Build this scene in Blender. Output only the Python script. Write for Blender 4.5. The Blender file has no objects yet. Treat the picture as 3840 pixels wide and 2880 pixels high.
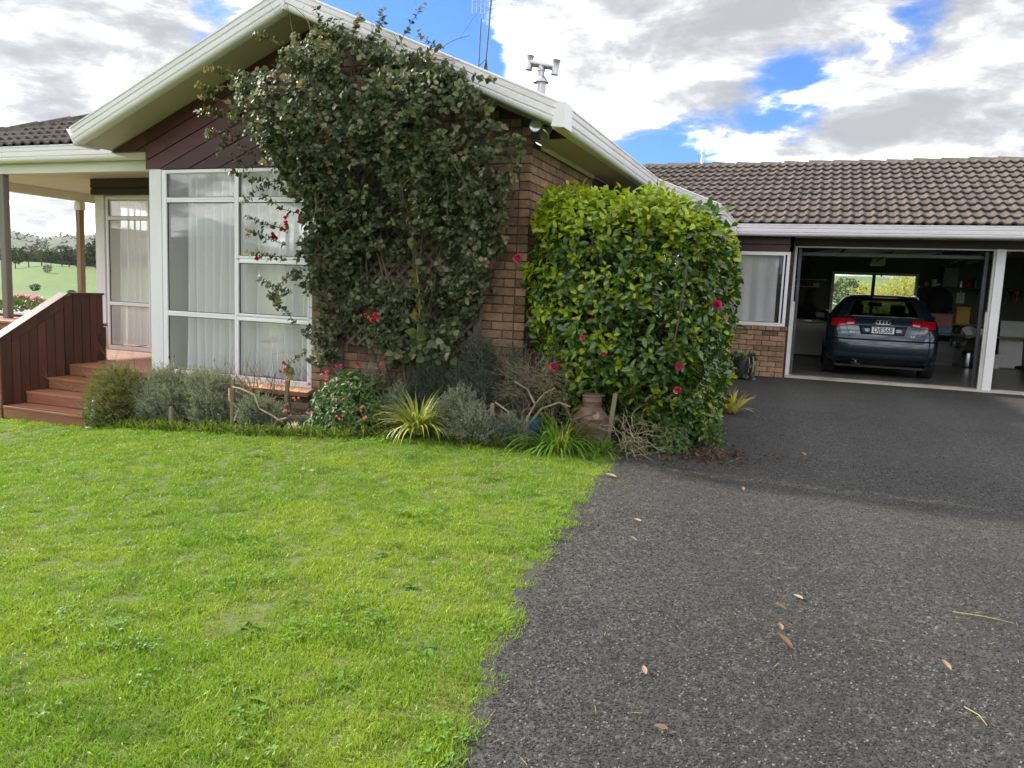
import bpy, math, random
import numpy as np
from mathutils import Vector, Matrix, Euler, noise as mnoise
random.seed(7); rng = np.random.default_rng(7)
SC = bpy.context.scene; COL = SC.collection
rad = math.radians

# ---------------------------------------------------------------- camera
# the eye is the origin: x right along the house front, y into the picture, z up from eye height
def cam_basis(yaw, pitch, roll):
    f = Vector((math.sin(yaw)*math.cos(pitch), math.cos(yaw)*math.cos(pitch), math.sin(pitch)))
    r = Vector((math.cos(yaw), -math.sin(yaw), 0)); u = r.cross(f)
    c, s = math.cos(roll), math.sin(roll)
    return c*r+s*u, -s*r+c*u, f
CR, CU, CF = cam_basis(rad(-21.023), rad(-6.89), rad(2.391))
cd = bpy.data.cameras.new('camera'); cam = bpy.data.objects.new('camera', cd); COL.objects.link(cam)
cam.matrix_world = Matrix((CR, CU, -CF)).transposed().to_4x4()
cd.sensor_width = 36; cd.lens = 27.04; cd.clip_start = .05; cd.clip_end = 9000
SC.camera = cam

# ---------------------------------------------------------------- sky, sun, exposure
SUN_EL, SUN_AZ = 33., 270.8     # azimuth from +y clockwise: low on the left, just behind the house front
sv = Vector((math.sin(rad(SUN_AZ))*math.cos(rad(SUN_EL)), math.cos(rad(SUN_AZ))*math.cos(rad(SUN_EL)), math.sin(rad(SUN_EL))))
sl = bpy.data.lights.new('sun', 'SUN'); sl.energy = 3.1; sl.angle = rad(2.5); sl.color = (1, .95, .87)
so = bpy.data.objects.new('sun', sl); COL.objects.link(so); so.rotation_euler = sv.to_track_quat('Z', 'Y').to_euler()
SC.view_settings.view_transform = 'Standard'; SC.view_settings.look = 'None'
SC.view_settings.exposure = 1.4; SC.view_settings.gamma = 1; SC.view_settings.use_curve_mapping = False
SC.render.engine = 'CYCLES'
cy = SC.cycles; cy.use_denoising = True; cy.max_bounces = 7; cy.diffuse_bounces = 4; cy.glossy_bounces = 3
cy.transmission_bounces = 5; cy.transparent_max_bounces = 16; cy.caustics_reflective = False; cy.caustics_refractive = False
cy.sample_clamp_indirect = 6; cy.use_adaptive_sampling = True; cy.adaptive_threshold = .012
try: cy.denoiser = 'OPENIMAGEDENOISE'; cy.denoising_prefilter = 'ACCURATE'
except Exception: pass

class NT:
    """short hand for a node tree"""
    def __init__(s, nt): s.nt = nt; nt.nodes.clear()
    def n(s, t, **k):
        o = s.nt.nodes.new(t)
        for a, v in k.items():
            if a[0] == '_': setattr(o, a[1:], v)
            else:
                i = o.inputs[int(a[1:])] if a[0] == 'i' and a[1:].isdigit() else o.inputs[a.replace('_', ' ')]
                s.put(i, v)
        return o
    def put(s, i, v):
        if isinstance(v, bpy.types.NodeSocket): s.nt.links.new(v, i)
        elif isinstance(v, bpy.types.Node): s.nt.links.new(v.outputs[0], i)
        else:
            if hasattr(i.default_value, '__len__') and not isinstance(v, str):
                v = tuple(v)
                if len(i.default_value) == 4 and len(v) == 3: v = v+(1,)
            i.default_value = v
    def math(s, op, a, b=0., c=None, clamp=False):
        o = s.n('ShaderNodeMath', _operation=op, _use_clamp=clamp); s.put(o.inputs[0], a); s.put(o.inputs[1], b)
        if c is not None: s.put(o.inputs[2], c)
        return o.outputs[0]
    def mix(s, f, a, b, mode='MIX'):
        o = s.n('ShaderNodeMix', _data_type='RGBA', _blend_type=mode)
        s.put(o.inputs[0], f); s.put(o.inputs[6], a); s.put(o.inputs[7], b); return o.outputs[2]
    def ramp(s, f, stops, interp='LINEAR'):
        o = s.n('ShaderNodeValToRGB'); s.put(o.inputs[0], f); e = o.color_ramp; e.interpolation = interp
        while len(e.elements) < len(stops): e.elements.new(.5)
        for el, (p, c) in zip(e.elements, stops):
            el.position = p; el.color = (tuple(c)+(1,))[:4] if hasattr(c, '__len__') else (c, c, c, 1)
        return o.outputs[0]
    def smooth(s, f, a, b):
        o = s.n('ShaderNodeMapRange', _interpolation_type='SMOOTHSTEP'); s.put(o.inputs[0], f)
        o.inputs[1].default_value = a; o.inputs[2].default_value = b; return o.outputs[0]
    def noise(s, vec, scale, detail=4, rough=.55, dist=0., dim='3D'):
        o = s.n('ShaderNodeTexNoise', _noise_dimensions=dim); s.put(o.inputs['Vector'], vec)
        o.inputs['Scale'].default_value = scale; o.inputs['Detail'].default_value = detail
        o.inputs['Roughness'].default_value = rough; o.inputs['Distortion'].default_value = dist
        return o.outputs[0]

w = bpy.data.worlds.new('World'); SC.world = w; w.use_nodes = True
T = NT(w.node_tree)
sky = T.n('ShaderNodeTexSky', _sky_type='NISHITA', _sun_disc=False, _sun_elevation=rad(SUN_EL), _sun_rotation=rad(SUN_AZ), _air_density=1.3, _dust_density=.4, _ozone_density=3.)
dirn = T.n('ShaderNodeTexCoord').outputs['Generated']
sep = T.n('ShaderNodeSeparateXYZ', i0=dirn)
# cumulus over a clear sky: project the direction on a plane overhead, so clouds shrink towards the horizon
zz = T.math('ADD', T.math('MAXIMUM', sep.outputs[2], 0.), .30)
pv = T.n('ShaderNodeCombineXYZ', i0=T.math('DIVIDE', sep.outputs[0], zz), i1=T.math('DIVIDE', sep.outputs[1], zz), i2=T.math('MULTIPLY', sep.outputs[2], 2.6)).outputs[0]
def cloud(vec):
    big = T.noise(vec, 1.5, 3, .5, .3); fine = T.noise(vec, 4.2, 10, .62, .25)
    return T.math('MULTIPLY_ADD', fine, .42, T.math('MULTIPLY', big, .58)), fine
c0_, fine0 = cloud(pv)
c1_, fine1 = cloud(T.n('ShaderNodeVectorMath', _operation='ADD', i0=pv, i1=(-.10, .02, .16)).outputs[0])   # a step towards the sun
cov = T.math('ADD', c0_, .068)
# gaps of blue and thick banks, each at its own bearing
def spot(d, width, amt):
    dd = T.n('ShaderNodeVectorMath', _operation='DISTANCE', i0=dirn, i1=d).outputs['Value']
    return T.math('MULTIPLY', T.smooth(dd, width, 0.), amt)
SPOTS = [((-.435, .857, .285), .15, -.25), ((-.035, .961, .262), .09, -.11), ((.080, .957, .283), .10, -.17), ((-.185, .967, .165), .15, -.15), ((-.055, .977, .185), .10, .13), ((-.047, .974, .215), .08, -.14), ((-.64, .712, .30), .08, -.10),
         ((.145, .959, .245), .16, .20), ((-.235, .935, .275), .18, .16), ((-.04, .942, .345), .13, .18), ((-.76, .62, .22), .45, .05), ((.05, .979, .19), .14, .12), ((-.79, .61, .07), .25, .08)]
for d, wd, am in SPOTS: cov = T.math('ADD', cov, spot(d, wd, am))
mask = T.smooth(cov, .455, .56)
# cloud tone: brighter where the bank thins towards the sun, greyer where it is thick
lit = T.math('MULTIPLY_ADD', T.math('SUBTRACT', c0_, c1_), 3.4, .57)
lit = T.math('ADD', lit, T.math('MULTIPLY', T.math('SUBTRACT', fine0, .5), 1.5))
lit = T.math('SUBTRACT', lit, T.math('MULTIPLY', T.math('SUBTRACT', cov, .55), .45))
cl = T.ramp(T.smooth(lit, .0, 1.), [(0, (2.1/18, 2.15/18, 2.28/18)), (.30, (2.75/18, 2.8/18, 2.92/18)), (.56, (3.7/18, 3.72/18, 3.8/18)), (.80, (7.2/18, 7.15/18, 7.1/18)), (1, (16/18, 15.8/18, 15.6/18))])
cl = T.mix(1., cl, (18., 18., 18.), 'MULTIPLY')
skyc = T.mix(mask, T.mix(1., sky.outputs[0], (.27, .46, .82), 'MULTIPLY'), cl)
T.n('ShaderNodeOutputWorld', i0=T.n('ShaderNodeBackground', i0=skyc, i1=.1))

# ---------------------------------------------------------------- materials
MATS = {}
def mat(name, c1, c2=None, rough=.6, scale=6., detail=4, bump=0., bscale=None, spec=.5, metal=0., island=0., coat=0., stretch=None, c3=None, dirt=0., bdist=.01, trans=0., normal_detail=6, coat_rough=.05):
    """principled surface, colour by noise between c1 and c2 (and by piece), optional bump"""
    m = bpy.data.materials.new(name); m.use_nodes = True; t = NT(m.node_tree); MATS[name] = m
    pos = t.n('ShaderNodeTexCoord').outputs['Object']
    gp = t.n('ShaderNodeNewGeometry')
    vec = pos
    if stretch: vec = t.n('ShaderNodeMapping', i0=pos, i3=stretch).outputs[0]
    orn = t.n('ShaderNodeObjectInfo').outputs['Random']
    isl = t.math('FRACT', t.math('ADD', gp.outputs['Random Per Island'], t.math('MULTIPLY', orn, 7.31)))
    off = t.n('ShaderNodeVectorMath', _operation='ADD', i0=vec, i1=t.n('ShaderNodeCombineXYZ', i0=t.math('MULTIPLY', isl, 19.), i1=t.math('MULTIPLY', isl, 7.)).outputs[0]).outputs[0]
    nz = t.noise(off, scale, detail, .6)
    col = c1
    if c2 is not None:
        f = t.smooth(nz, .3, .7)
        col = t.mix(f, c1, c2)
    if c3 is not None: col = t.mix(t.smooth(t.noise(off, scale*.37, 5, .65), .55, .75), col, c3)
    if island:
        k = t.math('MULTIPLY_ADD', isl, 2*island, 1-island)
        cc = t.n('ShaderNodeCombineXYZ', i0=k, i1=k, i2=k).outputs[0]
        col = t.mix(1., col, cc, 'MULTIPLY')
    if dirt: col = t.mix(t.math('MULTIPLY', t.smooth(t.noise(gp.outputs['Position'], 1.7, 7, .65), .48, .8), dirt), col, (.16, .14, .1))
    p = t.n('ShaderNodeBsdfPrincipled', Base_Color=col, Roughness=rough, Metallic=metal)
    p.inputs['Specular IOR Level'].default_value = spec
    if coat: p.inputs['Coat Weight'].default_value = coat; p.inputs['Coat Roughness'].default_value = coat_rough
    if bump:
        b = t.n('ShaderNodeBump', Strength=bump, Distance=bdist, Height=t.noise(off, bscale or scale*3, normal_detail, .65)); t.put(p.inputs['Normal'], b)
    sh = p.outputs[0]
    if trans:
        tr = t.n('ShaderNodeBsdfTranslucent', i0=col)
        sh = t.n('ShaderNodeMixShader', i0=trans, i1=sh, i2=tr).outputs[0]
    t.n('ShaderNodeOutputMaterial', i0=sh); return m
def leafmat(name, cols, rough=.45, trans=.35, spec=.5, patch=None, pscale=3., under=None, tint=(1.25, 1.2, .5), dark=None):
    """leaf: colour picked per leaf from cols, translucent, a little gloss; patch shifts colour over the ground in patches"""
    m = bpy.data.materials.new(name); m.use_nodes = True; t = NT(m.node_tree); MATS[name] = m
    g = t.n('ShaderNodeNewGeometry')
    orn = t.n('ShaderNodeObjectInfo').outputs['Random']
    isl = t.math('FRACT', t.math('ADD', g.outputs['Random Per Island'], t.math('MULTIPLY', orn, 7.31)))
    n = len(cols)
    col = t.ramp(isl, [(i/(n-1), c) for i, c in enumerate(cols)])
    if patch: col = t.mix(t.smooth(t.noise(g.outputs['Position'], pscale, 5, .6), .42, .66), col, t.mix(.75, col, patch))
    if dark: col = t.mix(t.math('MULTIPLY', t.smooth(t.noise(g.outputs['Position'], pscale*4.5, 4, .6), .50, .66), .5), col, dark)
    if under: col = t.mix(t.math('MULTIPLY', g.outputs['Backfacing'], .8), col, under)
    p = t.n('ShaderNodeBsdfPrincipled', Base_Color=col, Roughness=rough); p.inputs['Specular IOR Level'].default_value = spec
    tc = t.mix(1., col, tint, 'MULTIPLY')
    s = t.n('ShaderNodeMixShader', i0=trans, i1=p, i2=t.n('ShaderNodeBsdfTranslucent', i0=tc))
    t.n('ShaderNodeOutputMaterial', i0=s); return m
def glassmat(name, tint=(.972, .976, .98), rough=.0, fac=1.):
    m = bpy.data.materials.new(name); m.use_nodes = True; t = NT(m.node_tree); MATS[name] = m
    fc = t.n('ShaderNodeLayerWeight', Blend=.5).outputs['Facing']
    f = t.math('MULTIPLY', t.math('MULTIPLY_ADD', t.math('POWER', fc, 5.), .9, .045), fac, clamp=True)
    s = t.n('ShaderNodeMixShader', i0=f, i1=t.n('ShaderNodeBsdfTransparent', i0=tint), i2=t.n('ShaderNodeBsdfGlossy', i0=(1, 1, 1), Roughness=rough))
    t.n('ShaderNodeOutputMaterial', i0=s); return m

mat('white_metal', (.88, .845, .885), (.85, .815, .855), .38, 1.3, dirt=.16, bump=.03, bscale=3)
mat('white_frame', (.86, .85, .89), (.83, .82, .86), .32, 2, dirt=.05)
mat('white_wood', (.82, .81, .85), (.76, .75, .78), .5, 3, bump=.06, bscale=30, stretch=(1, 1, .12), dirt=.10)
mat('cream_paint', (.62, .56, .53), (.57, .51, .48), .6, 1.2, dirt=.12)
mat('cream_beam', (.70, .69, .62), (.62, .61, .54), .55, 2.2, bump=.05, bscale=25, stretch=(.15, 1, 1), dirt=.2)
mat('red_board', (.075, .019, .016), (.045, .013, .013), .42, 5, bump=.12, bscale=40, stretch=(.18, 1, 1), island=.22, spec=.4)
mat('dark_board', (.024, .012, .014), (.035, .014, .014), .5, 5, bump=.08, bscale=30, island=.15)
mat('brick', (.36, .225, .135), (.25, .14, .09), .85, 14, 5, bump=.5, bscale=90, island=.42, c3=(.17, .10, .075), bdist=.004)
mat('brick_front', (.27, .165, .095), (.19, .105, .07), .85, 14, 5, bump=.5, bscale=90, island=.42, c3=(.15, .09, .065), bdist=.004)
mat('sill_brick', (.50, .27, .14), (.40, .21, .11), .8, 14, 5, bump=.3, bscale=80, island=.16, bdist=.004)
mat('mortar', (.075, .062, .055), (.045, .04, .037), .9, 30, 5, bump=.5, bscale=120)
mat('roof_tile', (.092, .072, .060), (.068, .053, .046), .85, 9, 6, bump=.45, bscale=70, island=.18, c3=(.14, .12, .09), bdist=.005)
mat('ridge_tile', (.14, .115, .095), (.105, .088, .074), .85, 8, 6, bump=.4, bscale=60, island=.12, bdist=.005)
mat('ridge_mortar', (.19, .175, .155), (.09, .08, .07), .9, 12, 6, bump=.5, bscale=60)
mat('grey_post', (.21, .19, .165), (.13, .118, .1), .8, 4, 5, bump=.4, bscale=30, stretch=(1, 1, .08), c3=(.27, .25, .21))
mat('brown_post', (.34, .24, .15), (.20, .135, .08), .75, 4, 5, bump=.3, bscale=30, stretch=(1, 1, .08))
mat('stair_board', (.095, .033, .02), (.045, .016, .011), .5, 5, 5, bump=.15, bscale=40, stretch=(1, 1, .1), island=.2)
mat('step_timber', (.36, .155, .08), (.19, .078, .042), .62, 9, 7, bump=.3, bscale=60, stretch=(.07, 1, 1), island=.16, c3=(.13, .06, .036))
mat('deck_board', (.40, .185, .095), (.28, .125, .065), .5, 4, 6, bump=.15, bscale=40, stretch=(.12, 1, 1), island=.14)
m = bpy.data.materials.new('curtain'); m.use_nodes = True; t = NT(m.node_tree); MATS['curtain'] = m     # open weave: thinner seen square on than edge on
fc_ = t.n('ShaderNodeLayerWeight', Blend=.5).outputs['Facing']
wv = t.n('ShaderNodeMixShader', i0=.30, i1=t.n('ShaderNodeBsdfDiffuse', i0=(.98, .97, .99, 1)), i2=t.n('ShaderNodeBsdfTranslucent', i0=(.98, .97, .99, 1)))
t.n('ShaderNodeOutputMaterial', i0=t.n('ShaderNodeMixShader', i0=t.math('MULTIPLY_ADD', fc_, .35, .80, clamp=True), i1=t.n('ShaderNodeBsdfTransparent'), i2=wv))
mat('room_wall', (.84, .84, .83), (.80, .80, .79), .8, 1)
mat('room_floor', (.42, .37, .31), (.36, .31, .26), .6, 2)
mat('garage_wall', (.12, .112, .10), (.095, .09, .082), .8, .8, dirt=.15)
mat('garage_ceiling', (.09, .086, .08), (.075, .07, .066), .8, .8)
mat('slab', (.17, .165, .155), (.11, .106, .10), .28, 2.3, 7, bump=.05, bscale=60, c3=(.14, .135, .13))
mat('apron', (.50, .48, .42), (.36, .34, .30), .8, 4, 7, bump=.3, bscale=90, c3=(.24, .23, .20))
mat('steel', (.55, .56, .57), (.42, .43, .44), .32, 5, metal=.9, dirt=.15)
mat('dark_steel', (.10, .105, .12), (.07, .075, .085), .5, 5, metal=.6)
mat('black_plastic', (.018, .018, .02), (.012, .012, .013), .45, 8)
mat('rust', (.22, .145, .11), (.10, .058, .043), .75, 9, 8, bump=.5, bscale=45, c3=(.33, .17, .10), metal=.15, bdist=.004)
glassmat('window_glass'); glassmat('dark_glass', (.30, .36, .34))

# ---------------------------------------------------------------- mesh helpers
class MB:
    def __init__(s): s.v = []; s.f = []
    def add(s, vs, fs):
        o = len(s.v); s.v += [tuple(v) for v in vs]; s.f += [tuple(i+o for i in f) for f in fs]; return s
    def box(s, x0, x1, y0, y1, z0, z1, b=0.):
        if b:
            x = (x0, x0+b, x1-b, x1); y = (y0, y0+b, y1-b, y1); z = (z0, z0+b, z1-b, z1)
            vs = []; idx = {}
            for i, j, k in [(i, j, k) for i in range(4) for j in range(4) for k in range(4)]:
                e = (i in (0, 3))+(j in (0, 3))+(k in (0, 3))
                if e == 1: idx[i, j, k] = len(vs); vs.append((x[i], y[j], z[k]))
            I = idx.__getitem__; q = (1, 2); fs = []
            P = lambda *a: fs.append(tuple(I(t) for t in a))
            P((0,1,1),(0,1,2),(0,2,2),(0,2,1)); P((3,1,1),(3,2,1),(3,2,2),(3,1,2))
            P((1,0,1),(2,0,1),(2,0,2),(1,0,2)); P((1,3,1),(1,3,2),(2,3,2),(2,3,1))
            P((1,1,0),(1,2,0),(2,2,0),(2,1,0)); P((1,1,3),(2,1,3),(2,2,3),(1,2,3))
            for a, A in ((0,1),(3,2)):
                for c, C in ((0,1),(3,2)):
                    P((a,C,1),(a,C,2),(A,c,2),(A,c,1)); P((a,1,C),(a,2,C),(A,2,c),(A,1,c)); P((1,a,C),(2,a,C),(2,A,c),(1,A,c))
                    for d, D in ((0,1),(3,2)): P((a,C,D),(A,c,D),(A,C,d))
            return s.add(vs, fs)
        return s.add([(x0,y0,z0),(x1,y0,z0),(x1,y1,z0),(x0,y1,z0),(x0,y0,z1),(x1,y0,z1),(x1,y1,z1),(x0,y1,z1)],
                     [(0,3,2,1),(4,5,6,7),(0,1,5,4),(1,2,6,5),(2,3,7,6),(3,0,4,7)])
    def prism(s, poly, axis, a, b):
        """poly in the two other axes (x,z for y; y,z for x; x,y for z), extruded from a to b"""
        def P(p, t): return (p[0], t, p[1]) if axis == 'y' else ((t, p[0], p[1]) if axis == 'x' else (p[0], p[1], t))
        n = len(poly); vs = [P(p, a) for p in poly]+[P(p, b) for p in poly]
        return s.add(vs, [tuple(range(n))[::-1], tuple(range(n, 2*n))]+[(i, (i+1) % n, n+(i+1) % n, n+i) for i in range(n)])
    def bar(s, p, q, w, h=None, up=(0, 0, 1)):
        p = Vector(p); q = Vector(q); d = (q-p).normalized(); u = Vector(up)
        if abs(d.dot(u)) > .99: u = Vector((0, 1, 0))
        r = d.cross(u).normalized()*w/2; u = r.cross(d).normalized()*(h or w)/2
        return s.add([p-r-u, p+r-u, p+r+u, p-r+u, q-r-u, q+r-u, q+r+u, q-r+u], [(0,3,2,1),(4,5,6,7),(0,1,5,4),(1,2,6,5),(2,3,7,6),(3,0,4,7)])
    def tube(s, pts, rs, n=6, cap=True):
        pts = [Vector(p) for p in pts]
        if not hasattr(rs, '__len__'): rs = [rs]*len(pts)
        rings = []; pu = None
        for i, p in enumerate(pts):
            d = (pts[min(i+1, len(pts)-1)]-pts[max(i-1, 0)]).normalized()
            if pu is None: pu = Vector((0, 0, 1)) if abs(d.z) < .9 else Vector((1, 0, 0))
            r = d.cross(pu)
            if r.length < 1e-5: r = d.orthogonal()
            r.normalize(); pu = r.cross(d)
            rings.append([p+(r*math.cos(2*math.pi*k/n)+pu*math.sin(2*math.pi*k/n))*rs[i] for k in range(n)])
        vs = [v for R_ in rings for v in R_]; fs = []
        for i in range(len(pts)-1):
            for k in range(n): fs.append((i*n+k, i*n+(k+1) % n, (i+1)*n+(k+1) % n, (i+1)*n+k))
        if cap: fs += [tuple(range(n))[::-1], tuple(range((len(pts)-1)*n, len(pts)*n))]
        return s.add(vs, fs)
    def lathe(s, prof, n=24, at=(0, 0, 0), cap=True):
        vs = [(at[0]+r*math.cos(2*math.pi*k/n), at[1]+r*math.sin(2*math.pi*k/n), at[2]+z) for r, z in prof for k in range(n)]
        m = len(prof); fs = [(i*n+k, i*n+(k+1) % n, (i+1)*n+(k+1) % n, (i+1)*n+k) for i in range(m-1) for k in range(n)]
        if cap: fs += [tuple(range(n))[::-1], tuple(range((m-1)*n, m*n))]
        return s.add(vs, fs)
    def sweep(s, prof, frames):
        """prof: list of (a,b); frames: list of (origin, A, B): section points are origin+a*A+b*B"""
        n = len(prof); vs = []
        for o, A, B in frames: vs += [Vector(o)+Vector(A)*a+Vector(B)*b for a, b in prof]
        fs = [(i*n+k, i*n+(k+1) % n, (i+1)*n+(k+1) % n, (i+1)*n+k) for i in range(len(frames)-1) for k in range(n)]
        fs += [tuple(range(n))[::-1], tuple(range((len(frames)-1)*n, len(frames)*n))]
        return s.add(vs, fs)
    def mesh(s, name, m=None, smooth=False):
        me = bpy.data.meshes.new(name); me.from_pydata([tuple(v) for v in s.v], [], s.f); me.validate()
        import bmesh
        bm = bmesh.new(); bm.from_mesh(me); bmesh.ops.recalc_face_normals(bm, faces=bm.faces); bm.to_mesh(me); bm.free()
        if m: me.materials.append(MATS[m])
        if smooth:
            for p in me.polygons: p.use_smooth = True
            if smooth != 'all': 
                try: me.set_sharp_from_angle(angle=rad(38))
                except Exception: pass
        return me
    def build(s, name, m, parent=None, smooth=False, **tags): return link(name, s.mesh(name, m, smooth), parent, **tags)
def link(name, data, parent=None, loc=None, rot=None, label=None, cat=None, group=None, kind=None, scale=None):
    o = bpy.data.objects.new(name, data); COL.objects.link(o)
    if parent is not None: o.parent = parent; o.matrix_parent_inverse = Matrix.Translation(parent.location).inverted() if parent.get('_w') else Matrix()
    if loc is not None: o.location = loc
    if rot is not None: o.rotation_euler = rot
    if scale is not None: o.scale = (scale,)*3 if not hasattr(scale, '__len__') else scale
    for k, v in (('label', label), ('category', cat), ('group', group), ('kind', kind)):
        if v: o[k] = v
    return o
def thing(name, loc, label, cat, group=None, world=False):
    """an Empty at the base of a thing; with world=True its parts are given in world coordinates"""
    o = link(name, None, None, loc, None, label, cat, group); o.empty_display_size = .1
    if world: o['_w'] = 1
    return o
def fast_mesh(name, V, F, m, smooth=True):
    """V (n,3) array, F (k,4) quads"""
    me = bpy.data.meshes.new(name); V = np.asarray(V, np.float32); F = np.asarray(F, np.int32)
    me.vertices.add(len(V)); me.vertices.foreach_set('co', V.ravel())
    k = F.shape[1]; me.loops.add(F.size); me.loops.foreach_set('vertex_index', F.ravel())
    me.polygons.add(len(F)); me.polygons.foreach_set('loop_start', np.arange(0, F.size, k, dtype=np.int32))
    try: me.polygons.foreach_set('loop_total', np.full(len(F), k, np.int32))
    except Exception: pass
    if smooth: me.polygons.foreach_set('use_smooth', np.ones(len(F), bool))
    me.update(calc_edges=True)
    if m: me.materials.append(MATS[m])
    return me
def scatter(name, base, M, L, m, smooth=True):
    """many copies of a small piece (verts, quads) as one mesh: M (N,3,3), L (N,3)"""
    bv, bf = base; bv = np.asarray(bv, float); bf = np.asarray(bf); N = len(L)
    V = np.einsum('nij,vj->nvi', M, bv)+L[:, None, :]
    F = bf[None]+(np.arange(N)*len(bv))[:, None, None]
    return fast_mesh(name, V.reshape(-1, 3), F.reshape(-1, bf.shape[1]), m, smooth)
def frames_from(dirs, ups, size, roll=None):
    """matrices whose y axis is dirs, z axis near ups; size (N,) or (N,3)"""
    d = dirs/np.linalg.norm(dirs, axis=1, keepdims=True)
    x = np.cross(d, ups); x /= np.linalg.norm(x, axis=1, keepdims=True)+1e-9
    z = np.cross(x, d)
    if roll is not None:
        c, s_ = np.cos(roll)[:, None], np.sin(roll)[:, None]; x, z = x*c+z*s_, z*c-x*s_
    M = np.stack([x, d, z], axis=2)
    size = np.asarray(size); size = size[:, None].repeat(3, 1) if size.ndim == 1 else size
    return M*size[:, None, :]
def leaf_shape(w=.5, fold=.18, bend=.25, st=(0, .22, .5, .78, 1.), wd=None):
    """ovate leaf of length 1 along y, folded on its midrib, tip bent down"""
    wd = wd or [.05, .8, 1., .62, .0]
    vs = []; fs = []
    for t, k in zip(st, wd):
        x = w/2*k; z = -bend*t*t
        vs += [(-x, t, z+fold*x*2), (0, t, z), (x, t, z+fold*x*2)]
    for i in range(len(st)-1):
        a = 3*i; fs += [(a, a+1, a+4, a+3), (a+1, a+2, a+5, a+4)]
    return vs, fs
def rand_unit(n):
    v = rng.normal(size=(n, 3)); return v/np.linalg.norm(v, axis=1, keepdims=True)
def ss(a, b, x):
    t = np.clip((x-a)/(b-a), 0, 1); return t*t*(3-2*t)
# ---------------------------------------------------------------- ground
def gnear(X, Y):
    d = np.interp(Y, [-6, 0, 3, 6.3, 10, 13.8, 20], [-1.48, -1.46, -1.42, -1.372, -1.31, -1.252, -1.25])
    lf = np.interp(X, [-14, -11, -8.6, -7.3, -6, -5.2, -4.2, -3, -1.6], [-.9, -.55, -.325, -.305, -.17, -.1, -.05, -.02, 0])
    return d+lf
def gh(X, Y):
    """height of the land: garden, valley with paddocks on the left, hills all round"""
    X = np.asarray(X, float); Y = np.asarray(Y, float); r = np.hypot(X, Y); az = np.degrees(np.arctan2(X, Y))
    far = np.interp(r, [0, 16, 40, 110, 230, 330, 420, 520], [-1.6, -1.9, -3.0, -4.3, -4.7, -4.3, -3.2, -2.])
    left = ss(-5, -35, az)
    back = np.interp(r, [0, 24, 60, 140, 330, 520], [-1.4, -1.4, -1.0, 1.5, 11.5, 13.])
    far = far*left+back*(1-left)
    # wooded rise and the high bare hills, left
    und = np.sin(az*.33+1.1)*.5+np.sin(az*.83+2.)*.3+np.sin(az*1.9)*.15
    mid = ss(330, 660, r)*(7.5+1.6*und)
    hi = ss(1100, 2500, r)*(92+26*np.sin((az+52)*.21)+10*np.sin(az*.9+.5)+5*np.sin(az*2.3))
    rise = ss(230, 330, r)*ss(-58, -52, az)*6.5*ss(470, 330, r)*ss(-40, -48, az)
    far = far+left*(mid+hi+rise)+(1-left)*ss(600, 2500, r)*60
    return gnear(X, Y)*(1-ss(13, 30, r))+far*ss(13, 30, r)
G1 = lambda x, y: float(gh(x, y))
rs = np.concatenate([np.arange(0.4, 16, .4), np.geomspace(16.4, 5000, 90)]); NA = 240
aa = np.linspace(0, 2*np.pi, NA, endpoint=False)
RX = np.concatenate([[0], (rs[:, None]*np.sin(aa)).ravel()]); RY = np.concatenate([[0], (rs[:, None]*np.cos(aa)).ravel()])
V = np.stack([RX, RY, gh(RX, RY)], 1)
F = [(1+i*NA+k, 1+i*NA+(k+1) % NA, 1+(i+1)*NA+(k+1) % NA, 1+(i+1)*NA+k) for i in range(len(rs)-1) for k in range(NA)]
F += [(0, 1+(k+1) % NA, 1+k, 1+k) for k in range(0)]
m = bpy.data.materials.new('land'); m.use_nodes = True; t = NT(m.node_tree); MATS['land'] = m
P_ = t.n('ShaderNodeNewGeometry').outputs['Position']
dist = t.n('ShaderNodeVectorMath', _operation='LENGTH', i0=P_).outputs['Value']
soil = t.mix(t.smooth(t.noise(P_, 9, 6, .7), .35, .65), (.06, .095, .014), (.10, .12, .025))
past = t.mix(t.smooth(t.noise(P_, .02, 6, .6), .4, .6), (.065, .135, .022), (.095, .165, .03))
past = t.mix(t.smooth(t.noise(P_, .25, 4, .6), .3, .75), past, (.08, .125, .028))
hill = t.mix(t.smooth(t.noise(P_, .006, 8, .68), .38, .62), (.085, .082, .05), (.055, .062, .034))
hill = t.mix(t.smooth(t.noise(P_, .013, 7, .7), .56, .66), hill, (.03, .038, .024))
c = t.mix(t.smooth(dist, 10, 16), soil, t.mix(t.smooth(dist, 620, 1200), past, hill))
t.n('ShaderNodeOutputMaterial', i0=t.n('ShaderNodeBsdfPrincipled', Base_Color=c, Roughness=.95))
cap_v = V; F = np.array(F)
link('ground', fast_mesh('ground', V, F, 'land'), kind='structure')
MB().add([V[0]]+[V[1+k] for k in range(NA)], [(0, 1+(k+1) % NA, 1+k) for k in range(NA)]).build('ground', 'land', kind='structure')

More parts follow.
